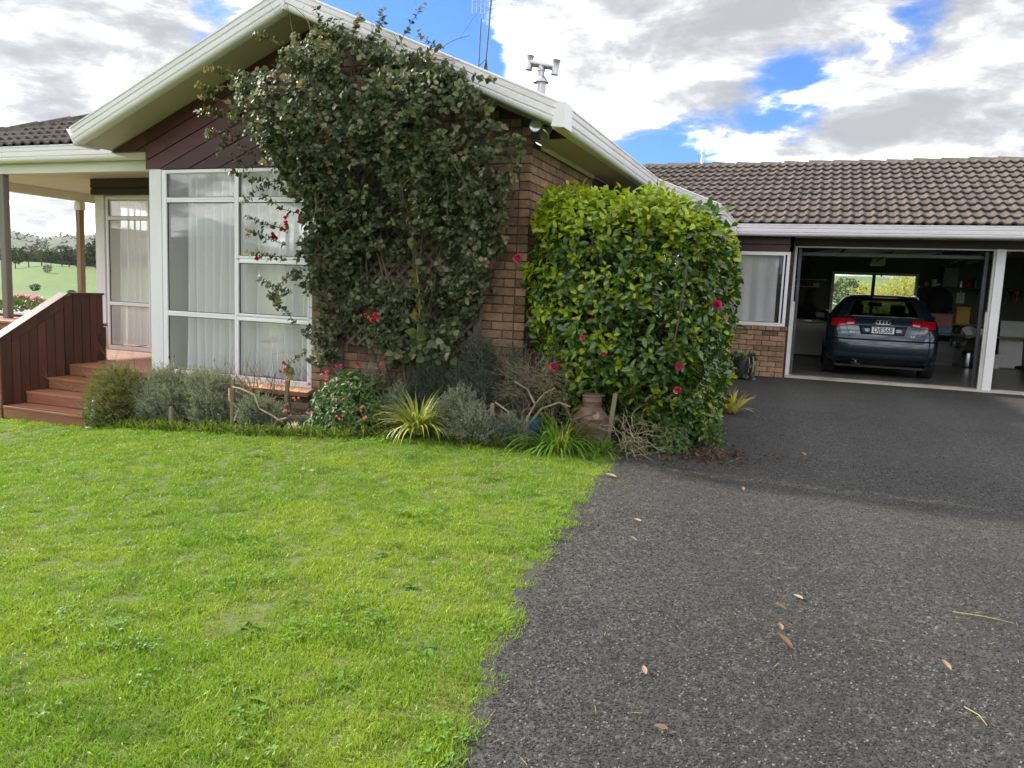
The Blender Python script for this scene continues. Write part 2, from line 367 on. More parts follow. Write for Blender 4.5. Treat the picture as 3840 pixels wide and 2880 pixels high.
# driveway: a sheet of chip seal from the lawn edge to the garage
EDGE = [(-.45, -1.0), (-.62, .8), (-.87, 1.98), (-.96, 2.41), (-1.03, 2.71), (-1.13, 3.22), (-1.19, 3.56), (-1.28, 4.49), (-1.33, 5.15), (-1.45, 6.33)]
def edge_x(y):
    y = np.asarray(y, float)
    e = np.interp(y, [p[1] for p in EDGE], [p[0] for p in EDGE])
    return e+.018*np.sin(y*9.)+.012*np.sin(y*23.+1)
ys = np.concatenate([np.arange(-4, 6.31, .1), np.arange(6.32, 13.83, .15), [13.84]])
vs, fs = [], []; NX = 28
for i, y in enumerate(ys):
    x0 = float(edge_x(y))-.06 if y < 6.32 else np.interp(y, [6.32, 7.2, 9.5, 13.84], [-1.5, -1.5, -2.6, -2.6])
    for k in range(NX):
        x = x0+(9-x0)*(k/(NX-1))**1.4; vs.append((x, y, G1(x, y)+.006))
for i in range(len(ys)-1):
    for k in range(NX-1): a = i*NX+k; fs.append((a, a+1, a+NX+1, a+NX))
m = bpy.data.materials.new('chip_seal'); m.use_nodes = True; t = NT(m.node_tree); MATS['chip_seal'] = m
P_ = t.n('ShaderNodeNewGeometry').outputs['Position']; sx = t.n('ShaderNodeSeparateXYZ', i0=P_)
vo = t.n('ShaderNodeTexVoronoi', _feature='F1', Vector=P_, Scale=95.); 
chip = t.ramp(vo.outputs['Color'], [(0, (.013, .013, .013)), (.55, (.025, .0245, .0235)), (.86, (.042, .041, .039)), (1, (.10, .098, .093))])
old = t.smooth(t.math('ADD', sx.outputs[1], t.math('MULTIPLY', t.noise(P_, 2.2, 5, .6), .5)), 6.42, 6.22)  # seal on the near side of the shadow edge: sunlight put into its colour
chip = t.mix(1., chip, t.mix(old, (1.02, 1.0, .99), (1.16, 1.09, 1.0)), 'MULTIPLY')
chip = t.mix(t.math('MULTIPLY', t.smooth(t.noise(P_, .8, 7, .65), .42, .7), .40), chip, (.048, .044, .039))
# worn wheel tracks towards the door, dark oil drips, moss by the lawn
trk = t.n('ShaderNodeTexWave', _wave_type='BANDS', _bands_direction='X', Vector=t.n('ShaderNodeVectorMath', _operation='ADD', i0=P_, i1=t.n('ShaderNodeCombineXYZ', i0=t.math('MULTIPLY', sx.outputs[1], .07)).outputs[0]).outputs[0], Scale=.21, Distortion=.8)
chip = t.mix(t.math('MULTIPLY', t.smooth(trk.outputs['Fac'], .55, .95), .16), chip, (.068, .066, .062))
chip = t.mix(t.math('MULTIPLY', t.smooth(t.noise(P_, 1.9, 5, .5), .66, .74), .45), chip, (.022, .021, .021))
moss = t.smooth(sx.outputs[0], -.75, -1.45)
chip = t.mix(t.math('MULTIPLY', t.math('MULTIPLY', moss, t.smooth(t.noise(P_, 7, 6, .7), .42, .62)), .55), chip, (.060, .058, .026))
chip = t.mix(t.math('MULTIPLY', t.smooth(t.noise(P_, 3.1, 6, .7), .60, .74), .30), chip, (.11, .107, .10))
jl = t.math('SUBTRACT', 1., t.math('MULTIPLY', t.math('ABSOLUTE', t.math('SUBTRACT', t.math('ADD', sx.outputs[1], t.math('MULTIPLY', t.noise(P_, 2.2, 5, .6), .5)), 6.36)), 12., clamp=True))
chip = t.mix(t.math('MULTIPLY', t.math('MULTIPLY', jl, t.smooth(t.noise(P_, 14, 4, .6), .35, .65)), .40), chip, (.21, .19, .14))
vo2 = t.n('ShaderNodeTexVoronoi', _feature='F1', Vector=P_, Scale=42.)
spk = t.ramp(vo2.outputs['Color'], [(0, (.55, .55, .55)), (.5, (.9, .9, .9)), (.8, (1.2, 1.2, 1.2)), (1, (2.3, 2.25, 2.15))])
chip = t.mix(1., chip, spk, 'MULTIPLY')
h = t.math('ADD', t.math('MULTIPLY', t.math('SUBTRACT', .6, vo.outputs['Distance']), 1.), t.math('MULTIPLY', t.noise(P_, 260, 4, .7), .5))
bmp = t.n('ShaderNodeBump', Strength=.8, Distance=.006, Height=h)
t.n('ShaderNodeOutputMaterial', i0=t.n('ShaderNodeBsdfPrincipled', Base_Color=chip, Roughness=.82, Normal=bmp))
driveway = MB().add(vs, fs).build('driveway', 'chip_seal', kind='structure')
# concrete apron along the garage doors, a little proud of the seal
MB().prism([(13.62, -1.40), (13.62, -1.243), (13.70, -1.222), (13.9, -1.217), (13.9, -1.40)], 'x', -.36, 7.5).build('apron', 'apron', kind='structure')

# ---------------------------------------------------------------- house
TP = math.tan(rad(22.8)); AX, AZ = -4.98, 2.602          # lower corner of the bargeboards at the apex
rake = lambda x: AZ-TP*abs(x-AX)*(AZ-1.425)/(TP*2.8)
house = thing('house', (-4, 9, -1.25), 'long single storey brick and dark red timber house with white fascia and brown tiled roof', 'house', world=True)
def clip(poly, a, b, c):
    out = []; n = len(poly)                               # keep a*x+b*z<=c
    for i in range(n):
        p, q = poly[i], poly[(i+1) % n]; dp = a*p[0]+b*p[1]-c; dq = a*q[0]+b*q[1]-c
        if dp <= 0: out.append(p)
        if dp*dq < 0: s = dp/(dp-dq); out.append((p[0]+s*(q[0]-p[0]), p[1]+s*(q[1]-p[1])))
    return out
def clip_convex(poly, reg):
    n = len(reg)
    for i in range(n):
        (x0, z0), (x1, z1) = reg[i], reg[(i+1) % n]
        poly = clip(poly, z1-z0, -(x1-x0), (z1-z0)*x0-(x1-x0)*z0)
        if len(poly) < 3: return []
    return poly
# --- bargeboards, fascia and gutters
FP = [(0, 0), (.07, 0), (.092, .012), (.102, .03), (.104, .046), (.094, .052), (.094, .06), (.108, .066), (.112, .10), (.112, .112), (.100, .118), (.100, .126), (.115, .132), (.118, .165), (.108, .171), (.108, .177), (.122, .182), (.122, .196), (.112, .2), (0, .2)]
perpL = Vector((-math.sin(rad(24)), 0, math.cos(rad(24)))); perpR = Vector((math.sin(rad(12)), 0, math.cos(rad(12))))
ov = Vector((0, -1, 0)); vert = Vector((0, 0, 1/math.cos(rad(22.8))))
B = MB(); B.sweep(FP, [((-7.781, 6.522, 1.425), ov, perpL*.95), ((AX, 6.522, AZ), ov, vert*.95)]); barge_l = B.build('bargeboard', 'white_metal', house, True)
B = MB(); B.sweep(FP, [((AX, 6.522, AZ), ov, vert*.95), ((-2.185, 6.522, 1.425), ov, perpR*.98)]); B.build('bargeboard', 'white_metal', house, True)
MB().prism([(AX-.012, AZ-.004), (AX+.012, AZ-.004), (AX+.012, AZ+.213), (AX-.012, AZ+.213)], 'y', 6.394, 6.5).build('joint_cover', 'white_metal', house)
MB().add([(-7.786, 6.40, 1.418), (-7.895, 6.40, 1.585), (-7.94, 6.46, 1.575), (-7.835, 6.46, 1.41), (-7.786, 6.75, 1.418), (-7.895, 6.75, 1.585), (-7.94, 6.75, 1.575), (-7.835, 6.75, 1.41)],
         [(0,1,2,3),(4,7,6,5),(0,4,5,1),(1,5,6,2),(2,6,7,3),(3,7,4,0)]).build('bargeboard_end', 'white_metal', house)
MB().prism([(-2.20, 1.405), (-2.08, 1.390), (-2.08, 1.602), (-2.15, 1.612)], 'y', 6.388, 6.6).build('corner_cover', 'white_metal', house)
ox = Vector((1, 0, 0)); zu = Vector((0, 0, 1))
MB().sweep(FP, [((-2.205, 6.44, 1.395), ox, zu), ((-2.205, 10.57, 1.395), ox, zu)]).build('gutter', 'white_metal', house, True)
MB().sweep(FP, [((-2.085, 10.69, 1.39), ov, zu*.98), ((-1.238, 10.69, 1.055), ov, zu*.98)]).build('bargeboard', 'white_metal', house, True)
MB().sweep(FP, [((-1.358, 10.58, 1.055), ox, zu*.97), ((-1.358, 13.19, 1.052), ox, zu*.97)]).build('gutter', 'white_metal', house, True)
MB().sweep(FP, [((-1.30, 13.322, 1.054), ov, zu*.95), ((7.5, 13.322, 1.04), ov, zu*.95)]).build('gutter', 'white_metal', house, True)
for x in (.55, 3.5, 5.2): MB().sweep([(a*1.03, b_) for a, b_ in FP], [((x, 13.323, 1.0525), ov, zu*.955), ((x+.05, 13.323, 1.0525), ov, zu*.955)]).build('gutter_joint', 'white_metal', house, True)
MB().sweep([(a*1.03, b_) for a, b_ in FP], [((-2.206, 8.4, 1.3945), ox, zu*1.005), ((-2.206, 8.45, 1.3945), ox, zu*1.005)]).build('gutter_joint', 'white_metal', house, True)
MB().sweep(FP, [((-12.4, 7.25, 1.388), ov, zu*.98), ((-7.2, 7.25, 1.388), ov, zu*.98)]).build('gutter', 'white_metal', house, True)
# --- soffits
MB().prism([(-7.80, 1.432), (AX, AZ+.008), (-2.2, 1.432), (-2.2, 1.47), (AX, AZ+.045), (-7.80, 1.47)], 'y', 6.46, 6.96).build('soffit', 'cream_paint', house)
MB().box(-2.56, -2.12, 6.93, 10.66, 1.402, 1.43).build('soffit', 'cream_paint', house)
MB().box(-2.9, -1.25, 10.6, 13.3, 1.06, 1.09).build('soffit', 'cream_paint', house)
MB().box(-1.27, 7.4, 13.25, 13.92, 1.066, 1.09).build('soffit', 'cream_paint', house)
MB().box(-12.3, -7.23, 7.26, 8.72, 1.405, 1.43).build('verandah_ceiling', 'cream_paint', house)
MB().box(-12.35, -10.18, 8.72, 16, 1.405, 1.43).build('verandah_ceiling', 'cream_paint', house)
MB().box(-7.785, -7.26, 6.935, 7.24, 1.398, 1.412).build('soffit', 'cream_beam', house)
# --- gable boards
A_ = [(-7.27, 1.213), (-4.97, 1.213), (-4.97, 2.60), (-7.27, 1.642)]; Bq = [(-7.79, 1.413), (-7.27, 1.413), (-7.27, 1.642), (-7.79, 1.424)]
gw = MB().prism(A_, 'y', 6.928, 7.0).prism(Bq, 'y', 6.928, 7.0).build('gable_wall', 'dark_board', house)
c0 = 1.310+.415*7.257
for i in range(-9, 4):
    lo, hi = c0+i*.177+.006, c0+(i+1)*.177-.006
    strip = [(-8.2, lo-.415*8.2), (-4.5, lo-.415*4.5), (-4.5, hi-.415*4.5), (-8.2, hi-.415*8.2)]
    b = MB(); any_ = False
    for reg in (A_, Bq):
        q = clip_convex(strip, reg)
        if len(q) > 2: b.prism(q, 'y', 6.902+.002*(i % 2), 6.926); any_ = True
    if any_: b.build('board', 'red_board', gw)
MB().prism([(-2.565, 1.402), (-2.125, 1.402), (-2.19, 1.43), (-2.565, 1.588)], 'y', 6.90, 6.925).build('eave_end_board', 'dark_board', house)
# --- brick walls
def brick_mesh(l, h, name, m): return MB().box(.005, l-.005, 0, .05, .005, h-.005, .0035).mesh(name, m)
def brick_wall(wall, o, ang, u0, u1, z0, z1, l, h, m, keep=lambda u, z: True, single=lambda u, z: True, seed=1, mats=None):
    """courses of bricks; o corner, ang turns the wall's u axis; bricks that show well are objects, the rest one part"""
    full = brick_mesh(l, h, 'brick', m); half = brick_mesh(l/2, h, 'brick', m); rest = MB(); r = random.Random(seed)
    c, s = math.cos(ang), math.sin(ang); nrow = int((z1-z0)/h)
    for row in range(nrow):
        z = z0+row*h; u = u0
        k = 0
        while u < u1-.04:
            ll = l/2 if (k == 0 and row % 2) else l
            if u+ll > u1+.02: ll = l/2
            if u+ll > u1+.05: break
            uc, zc = u+ll/2, z+h/2
            if keep(uc, zc):
                p = (o[0]+c*u, o[1]+s*u, z); dz = r.uniform(-.0025, .0025)
                if single(uc, zc):
                    link('brick', full if ll == l else half, wall, (p[0]-s*0+dz*-s, p[1]+dz*c, z), (r.uniform(-.006, .006), 0, ang))
                else:
                    b = MB().box(.005, ll-.005, 0, .05, .005, h-.005)
                    rest.add([(o[0]+c*(x+u)-s*y, o[1]+s*(x+u)+c*y, zz+z) for x, y, zz in b.v], b.f)
            u += ll; k += 1
    if rest.v: rest.build('bricks_behind_plants', m, wall, kind='stuff')
fw = MB().prism([(-4.975, -1.75), (-2.58, -1.75), (-2.58, rake(-2.58)-.01), (-4.975, rake(-4.975)-.01)], 'y', 6.912, 7.08).build('brick_wall', 'mortar', house)
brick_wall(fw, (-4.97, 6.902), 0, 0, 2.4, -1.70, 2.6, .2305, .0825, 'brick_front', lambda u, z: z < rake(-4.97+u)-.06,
           lambda u, z: (u > 1.55 and -1.0 < z < 1.75) or (u < .45 and -1.25 < z < .2) or (u > .9 and -.95 < z < -.55), 3)
rw = MB().box(-2.75, -2.581, 6.92, 9.05, -1.75, 1.405).build('brick_wall', 'mortar', house)
brick_wall(rw, (-2.570, 6.903), rad(90), .0, 2.15, -1.70, 1.40, .2305, .0825, 'brick', single=lambda u, z: z > .62, seed=5)
MB().box(-2.57, -2.545, 7.2, 9.05, 1.36, 1.402).build('soffit_trim', 'white_wood', house)
MB().box(-2.75, -2.585, 9.05, 13.5, -1.7, 1.40).build('side_wall', 'dark_board', house)
gp = MB().box(-2.6, -.392, 13.462, 13.62, -1.45, -.472).build('brick_wall', 'mortar', house)
brick_wall(gp, (-2.59, 13.452), 0, 0, 2.205, -1.333, -.47, .245, .0862, 'brick', single=lambda u, z: u > .9, seed=8)
for i in range(19):                                              # sill of bricks on edge
    x = -.352-(i+1)*.1165
    MB().box(x+.006, x+.111, 13.425, 13.56, -.468, -.402, .004).build('sill_brick', 'brick', gp)
MB().box(-2.6, -.36, 13.44, 13.6, -.466, -.41).build('sill_bed', 'mortar', gp)
# brick pier side and dark boards of the reveal
MB().box(-.396, -.384, 13.47, 13.6, -1.3, -.48).build('pier_side', 'brick', gp)
rv = MB().box(-.60, -.372, 13.60, 13.80, -1.27, 1.07).build('reveal', 'dark_board', house)
for i in range(16):
    z = -1.26+i*.146
    MB().box(-.372, -.356, 13.605, 13.80, z, z+.138).build('board', 'dark_board', rv)
# --- garage front: boards over the window, header, white trim and posts
gb = MB().box(-2.6, -.43, 13.478, 13.6, .82, 1.068).build('weatherboards', 'dark_board', house)
for z0, z1 in ((.826, .930), (.938, 1.060)): MB().box(-2.6, -.425, 13.452, 13.477, z0, z1, .004).build('board', 'red_board', gb)
MB().box(-.44, -.36, 13.60, 13.8, .82, 1.065).build('reveal_head', 'dark_board', house)
hd = MB().box(-.36, 7.4, 13.80, 13.90, .935, 1.067).build('door_header', 'dark_board', house)
MB().box(-.355, 2.536, 13.785, 13.81, .915, .934).build('door_trim', 'white_wood', house)
MB().box(2.662, 7.3, 13.785, 13.81, .915, .934).build('door_trim', 'white_wood', house)
MB().box(-.355, -.318, 13.775, 13.88, -1.235, .914).build('door_jamb', 'white_wood', house)
pst = MB().box(2.536, 2.661, 13.70, 13.86, -1.235, .934, .004).build('door_post', 'white_wood', house)
MB().box(2.505, 2.535, 13.735, 13.80, -1.235, .93).build('door_stop', 'cream_beam', pst)
MB().box(2.484, 2.504, 13.74, 13.80, -1.235, -.02).build('weather_strip', 'cream_beam', pst)
MB().box(2.48, 2.504, 13.735, 13.80, -.02, .03).build('strip_end', 'red_board', pst)
MB().box(-.317, -.29, 13.80, 13.86, -1.23, .02).build('weather_strip', 'cream_beam', house)
# --- garage shell
gs = dict(parent=house)
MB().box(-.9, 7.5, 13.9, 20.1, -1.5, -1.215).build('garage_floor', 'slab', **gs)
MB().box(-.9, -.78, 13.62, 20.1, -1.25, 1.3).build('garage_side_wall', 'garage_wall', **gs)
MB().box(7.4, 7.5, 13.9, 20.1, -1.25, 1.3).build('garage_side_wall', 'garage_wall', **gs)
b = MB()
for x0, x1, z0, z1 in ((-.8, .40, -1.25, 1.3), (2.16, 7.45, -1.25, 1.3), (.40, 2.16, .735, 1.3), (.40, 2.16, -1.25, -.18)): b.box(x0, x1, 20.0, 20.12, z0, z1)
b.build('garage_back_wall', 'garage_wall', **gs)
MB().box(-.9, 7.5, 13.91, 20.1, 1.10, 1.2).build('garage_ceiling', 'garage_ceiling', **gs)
bw = MB(); 
for q in ((.36, .42, 19.96, 20.02, -.22, .775), (2.14, 2.20, 19.96, 20.02, -.22, .775), (.42, 2.14, 19.96, 20.02, .715, .775), (.42, 2.14, 19.96, 20.02, -.22, -.16)): bw.box(*q)
bw = bw.build('back_window', 'cream_beam', **gs)
MB().box(1.235, 1.305, 19.965, 20.03, -.16, .715).build('mullion', 'dark_board', bw)
for x0, x1 in ((.42, 1.235), (1.305, 2.14)): MB().box(x0, x1, 20.04, 20.045, -.17, .72).build('pane', 'window_glass', bw)

# --- windows
def window(name, x0, x1, z0, z1, y, cells, fw_=.045, depth=.07, side=0.):
    """frame of aluminium with sash bars; cells = list of (x0,x1,z0,z1) panes, each in its own bead"""
    f = MB()
    for q in ((x0, x0+fw_, z0, z1), (x1-fw_, x1, z0, z1)): f.box(q[0], q[1], y, y+depth, q[2], q[3], .004)
    for q in ((x0+fw_-.004, x1-fw_+.004, z1-fw_, z1-.0005), (x0+fw_-.004, x1-fw_+.004, z0+.0005, z0+fw_)): f.box(q[0], q[1], y+.002, y+depth, q[2], q[3], .004)
    wo = f.build(name, 'white_frame', house)
    for a, b_, c_, d in cells:
        bd = .028; s = MB()
        s.box(a-bd, a, y-.006, y+.045, c_-bd, d+bd, .004); s.box(b_, b_+bd, y-.006, y+.045, c_-bd, d+bd, .004)
        s.box(a+.0005, b_-.0005, y-.004, y+.045, d, d+bd-.001, .004); s.box(a+.0005, b_-.0005, y-.004, y+.045, c_-bd+.001, c_, .004)
        so_ = s.build('sash', 'white_frame', wo)
        MB().box(a-.004, b_+.004, y+.024, y+.030, c_-.004, d+.004).build('pane', 'window_glass', wo)
        g = MB()
        for q in ((a-.001, a+.007, c_, d), (b_-.007, b_+.001, c_, d), (a+.007, b_-.007, d-.007, d+.001), (a+.007, b_-.007, c_-.001, c_+.007)): g.box(q[0], q[1], y+.012, y+.022, q[2], q[3])
        g.build('gasket', 'black_plastic', wo)
    return wo
XL, XM0, XM1, XR = -6.976, -6.008, -5.952, -5.035
MB().box(-7.226, -7.05, 6.905, 7.05, -1.9, 1.212, .004).build('corner_post', 'white_wood', house)
window('window', -7.048, -4.98, -1.135, 1.205, 6.915,
       [(XL, XM0, .895, 1.167), (XM1, XR, .895, 1.167), (XL, XM0, -.390, .840), (XM1, XR, .262, .840), (XM1, XR, -.372, .182), (XL, XM0, -1.069, -.447), (XM1, XR, -1.069, -.452)])
MB().box(XM0+.02, XM1-.02, 6.918, 6.98, -1.09, 1.165).build('mullion', 'white_frame', house)
for z0, z1 in ((.85, .885), (-.43, -.405)): MB().box(XL, XR, 6.925, 6.97, z0, z1).build('transom', 'white_frame', house)
MB().box(XM1, XR, 6.925, 6.97, .20, .245).build('transom', 'white_frame', house)
for i in range(18):                                              # sloping brick sill
    x = -7.04+i*.117
    b = MB(); v0 = len(b.v)
    b.add([(x+.004, 6.80, -1.215), (x+.113, 6.80, -1.215), (x+.113, 6.93, -1.165), (x+.004, 6.93, -1.165), (x+.004, 6.78, -1.165), (x+.113, 6.78, -1.165), (x+.113, 6.93, -1.128), (x+.004, 6.93, -1.128)],
          [(0,3,2,1),(4,5,6,7),(0,1,5,4),(1,2,6,5),(2,3,7,6),(3,0,4,7)]); b.build('sill_brick', 'sill_brick', fw)
MB().box(-7.05, -4.97, 6.86, 7.05, -1.9, -1.20).build('brick_plinth', 'mortar', house)
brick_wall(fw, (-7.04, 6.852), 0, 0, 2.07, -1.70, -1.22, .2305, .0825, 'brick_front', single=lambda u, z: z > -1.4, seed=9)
# recessed front by the deck
MB().box(-10.183, -10.0, 8.70, 8.85, -1.2, 1.17, .004).build('corner_post', 'white_wood', house)
vb = MB().box(-10.224, -7.2, 8.69, 8.76, 1.17, 1.404).build('head_boards', 'dark_board', house)
for z0, z1 in ((1.172, 1.258), (1.270, 1.403)): MB().box(-10.228, -7.24, 8.665, 8.689, z0, z1, .005).build('board', 'dark_board', vb)
window('window', -9.985, -7.25, -1.132, 1.15, 8.715, [(-9.934, -9.155, .858, 1.122), (-9.934, -9.155, -.407, .808), (-9.934, -9.155, -1.067, -.461),
       (-9.09, -8.25, .858, 1.122), (-9.09, -8.25, -.407, .808), (-9.09, -8.25, -1.067, -.461), (-8.18, -7.33, .858, 1.122), (-8.18, -7.33, -1.067, .808)], .042)
MB().box(-7.22, -7.10, 7.05, 8.7, -1.9, 1.37).build('side_wall', 'white_wood', house)
# garage front window
window('window', -2.05, -.41, -.400, .821, 13.47, [(-1.98, -.514, -.343, .756)], .05)
# rooms behind the glass
# the room has wide openings to the garden behind, so its curtains are lit from both sides
b = MB()
for x0, x1 in ((-10.1, -9.6), (-6.6, -6.0), (-3.4, -2.8)): b.box(x0, x1, 11.5, 11.6, -1.3, 1.4)
b.box(-9.6, -6.6, 11.5, 11.6, 1.05, 1.4); b.box(-6.0, -3.4, 11.5, 11.6, 1.05, 1.4); b.box(-6.0, -3.4, 11.5, 11.6, -1.3, -.4); b.box(-10.2, -10.1, 8.86, 9.1, -1.3, 1.4); b.box(-10.2, -10.1, 9.1, 11.6, 1.05, 1.4); b.box(-2.85, -2.76, 7.1, 11.6, -1.7, 1.38)
b.build('room_wall', 'room_wall', house)
MB().box(-10.1, -2.8, 7.06, 11.5, -1.3, -1.145).build('room_floor', 'room_floor', house)
MB().box(-10.1, -2.8, 8.78, 11.5, 1.28, 1.36).box(-7.1, -2.8, 7.06, 8.78, 1.28, 1.36).build('room_ceiling', 'room_wall', house)
MB().box(-2.5, -.8, 15.2, 15.3, -1.3, 1.2).build('room_wall', 'room_wall', house)
MB().box(-2.6, -.8, 13.6, 15.3, 1.05, 1.1).build('room_ceiling', 'room_wall', house)
# --- verandah: beams, posts, deck
MB().box(-12.35, -7.232, 7.28, 7.38, 1.263, 1.404).build('verandah_beam', 'cream_beam', house)
MB().box(-12.35, -12.25, 7.385, 16, 1.263, 1.404).build('verandah_beam', 'cream_beam', house)
MB().box(-10.275, -10.175, 7.285, 7.375, -.65, 1.261, .006).build('verandah_post', 'grey_post', house)
MB().box(-12.35, -12.25, 10.15, 10.25, -1.2, 1.261, .006).build('verandah_post', 'brown_post', house)
MB().box(-12.37, -12.23, 10.145, 10.255, 1.11, 1.26, .004).build('post_bracket', 'cream_beam', house)
dk = MB().box(-12.3, -7.23, 6.96, 8.70, -1.30, -1.165).build('deck', 'dark_board', house)
for i in range(19):
    y = 6.93+i*.0935
    MB().box(-12.3, -7.24, y, y+.088, -1.163, -1.136, .004).build('deck_board', 'deck_board', dk)
MB().box(-12.4, -10.2, 8.72, 14., -1.30, -1.14).build('deck', 'deck_board', house)

# --- roofs
prof = []
for i in range(15):
    u = i/14; ph = (u*2) % 1.
    prof.append((u*.342-.004, .031*max(0., math.sin(math.pi*(ph-.42)/.52))**.8 if .42 < ph < .94 else 0.))
def tile_mesh(cut=None):
    vs = []; 
    for y, dz in ((0, 0.), (0, .024), (.005, .030), (.425, .002)):
        vs += [(x, y, z+dz) for x, z in prof]
    n = len(prof); fs = [(r*n+k, r*n+k+1, (r+1)*n+k+1, (r+1)*n+k) for r in range(3) for k in range(n-1)]
    me = MB().add(vs, fs).mesh('tile', 'roof_tile'); return me
TM = tile_mesh(); GA = rad(22.8)
def tile_roof(parent, y0, z0, rows, xr, single, yaw=0.):
    """rows of tiles up a slope that faces -y; xr(row) gives the x range, single(x,row) picks the ones built singly"""
    rest = MB(); tv = [tuple(v.co) for v in TM.vertices]; tf = [tuple(p.vertices) for p in TM.polygons]
    for r in range(rows):
        d = r*.335; y = y0+d*math.cos(GA); z = z0+d*math.sin(GA); xa, xb = xr(r)
        x = math.floor(xa/.333)*.333+(.1665 if r % 2 else 0)
        while x < xb:
            if x > xa-.05:
                jx, jz, ja = random.uniform(-.003, .003), random.uniform(-.002, .003), random.uniform(-.006, .006)
                if single(x, r): link('tile', TM, parent, (x+jx, y, z+jz), (GA-.045, ja, ja))
                else:
                    c, s = math.cos(GA-.045), math.sin(GA-.045)
                    rest.add([(x+a, y+b*c-cc*s, z+b*s+cc*c) for a, b, cc in tv], tf)
            x += .333
    if rest.v: rest.build('tiles_beyond', 'roof_tile', parent, kind='stuff')
RY, RZ = 16.94, 2.80
gr_ = MB().prism([(13.30, 1.235), (RY, RZ-.03), (20.6, 1.235), (20.6, 1.19), (RY, RZ-.075), (13.30, 1.19)], 'x', -5, 7.6).build('garage_roof', 'dark_board', house)
valley = lambda r: -1.25-(r*.335)*math.cos(GA)
tile_roof(gr_, 13.21, 1.245, 12, lambda r: (valley(r)-.15, 7.3), lambda x, r: -3.9+.12*r*0 < x < 3.45)
cap = MB(); cs = [(-.135, -.075), (-.12, -.078), (-.035, .0), (.035, .0), (.12, -.078), (.135, -.075), (.05, .024), (-.05, .024)]
cap.add([(0, a, b) for a, b in cs]+[(.46, a*.93, b-.016) for a, b in cs], [(0,1,2,3,4,5,6,7)[::-1], tuple(range(8, 16))]+[(i, (i+1) % 8, 8+(i+1) % 8, 8+i) for i in range(8)])
CM = cap.mesh('ridge_cap', 'ridge_tile')
MB().prism([(RY-.13, RZ-.09), (RY+.13, RZ-.09), (RY+.05, RZ+.015), (RY-.05, RZ+.015)], 'x', -4.9, 7.5).build('ridge_bedding', 'ridge_mortar', gr_)
for i in range(26):
    x = 7.2-i*.47
    link('ridge_cap', CM, gr_, (x+random.uniform(-.01, .01), RY, RZ+.028+random.uniform(-.004, .006)), (0, rad(1.2)+random.uniform(-.008, .008)+math.pi*0, random.uniform(-.012, .012)))
rs_ = MB()
rs_.add([(AX, 6.5, 2.80), (-2.10, 6.5, 1.60), (-2.10, 10.62, 1.60), (-1.26, 10.62, 1.255), (-1.26, 13.25, 1.255), (AX, RY, 2.80)], [(0, 1, 2, 5), (2, 3, 4, 5)])
rs_.add([(AX, 6.5, 2.80), (-7.9, 6.5, 1.57), (-7.9, 8.2, 1.57), (-9.2, 9.9, 2.6), (AX, 12, 2.8)], [(0, 1, 2, 3, 4)])
rs_.build('gable_roof', 'roof_tile', house)
vr = MB().prism([(7.2, 1.58), (11.2, 3.25), (11.2, 3.2), (7.2, 1.53)], 'x', -8, -7.0)
vr.add([(-12.0, 7.18, 1.58), (-7.0, 7.18, 1.58), (-7.0, 10.9, 3.14), (-8.2, 10.9, 3.14)], [(0, 1, 2, 3)])
vr.add([(-12.0, 7.18, 1.58), (-8.2, 10.9, 3.14), (-8.2, 15, 3.14), (-12.0, 18, 1.58)], [(0, 1, 2, 3)])
vr = vr.build('verandah_roof', 'dark_board', house)
tile_roof(vr, 7.12, 1.585, 9, lambda r: (-12.0+(r*.335)*math.cos(GA), -8.0), lambda x, r: r < 6 and x < -9.0)
hp0, hp1 = Vector((-12.0, 7.12, 1.61)), Vector((-8.2, 10.92, 3.20)); hd_ = (hp1-hp0); L_ = hd_.length
for i in range(int(L_/.44)):
    p = hp0+hd_*((i+1)*.44/L_)+Vector((0, 0, .045))
    e = (-hd_).normalized(); q = Matrix((e, Vector((0, 0, 1)).cross(e).normalized(), e.cross(Vector((0, 0, 1)).cross(e)).normalized())).transposed()
    o = link('hip_cap', CM, vr, p); o.rotation_euler = q.to_euler()
bd = MB().bar(hp0, hp1, .2, .08).build('hip_bedding', 'ridge_mortar', vr)
# ---------------------------------------------------------------- entry steps
st = thing('entry_steps', (-7.95, 6.2, -1.70), 'brown timber steps with a boarded side wall rising to the deck', 'steps', world=True)
YF = [6.03, 6.325, 6.615, 6.90]; ZT = [-1.546, -1.410, -1.274, -1.138]
for i in range(4):
    z0 = ZT[i-1] if i else -1.685
    x0 = -8.56 if i == 0 else -8.572
    MB().box(x0, -7.285, YF[i]+.006, YF[i]+.045, z0+(.004 if i else 0), ZT[i]-.030, .003).build('riser', 'step_timber', st)
    y1 = (YF[i+1]+.008) if i < 3 else 6.928
    n = 3 if i < 3 else 1; w_ = (y1-YF[i])/n
    for k in range(n): MB().box(x0, -7.28, YF[i]+k*w_+(.002 if k else 0), YF[i]+(k+1)*w_-.002, ZT[i]-.029, ZT[i]+.0005*k, .003).build('tread', 'step_timber', st)
MB().box(-7.32, -7.29, 6.08, 6.9, -1.72, -1.58).build('stringer', 'stair_board', st)
MB().prism([(6.07, -1.72), (6.9, -1.72), (6.9, -1.20), (6.66, -1.20), (6.60, -1.34), (6.37, -1.34), (6.31, -1.48), (6.07, -1.48)], 'x', -7.33, -7.30).build('stringer', 'stair_board', st)
core = MB().prism([(6.07, -1.72), (6.07, -.80), (6.92, -.300), (7.40, -.300), (7.40, -.77), (7.33, -.77), (7.33, -1.25), (6.9, -1.72)], 'x', -8.70, -8.602).build('side_wall', 'stair_board', st)
topz = lambda y: -.78+(y-6.06)*(.51/.865) if y < 6.925 else -.27
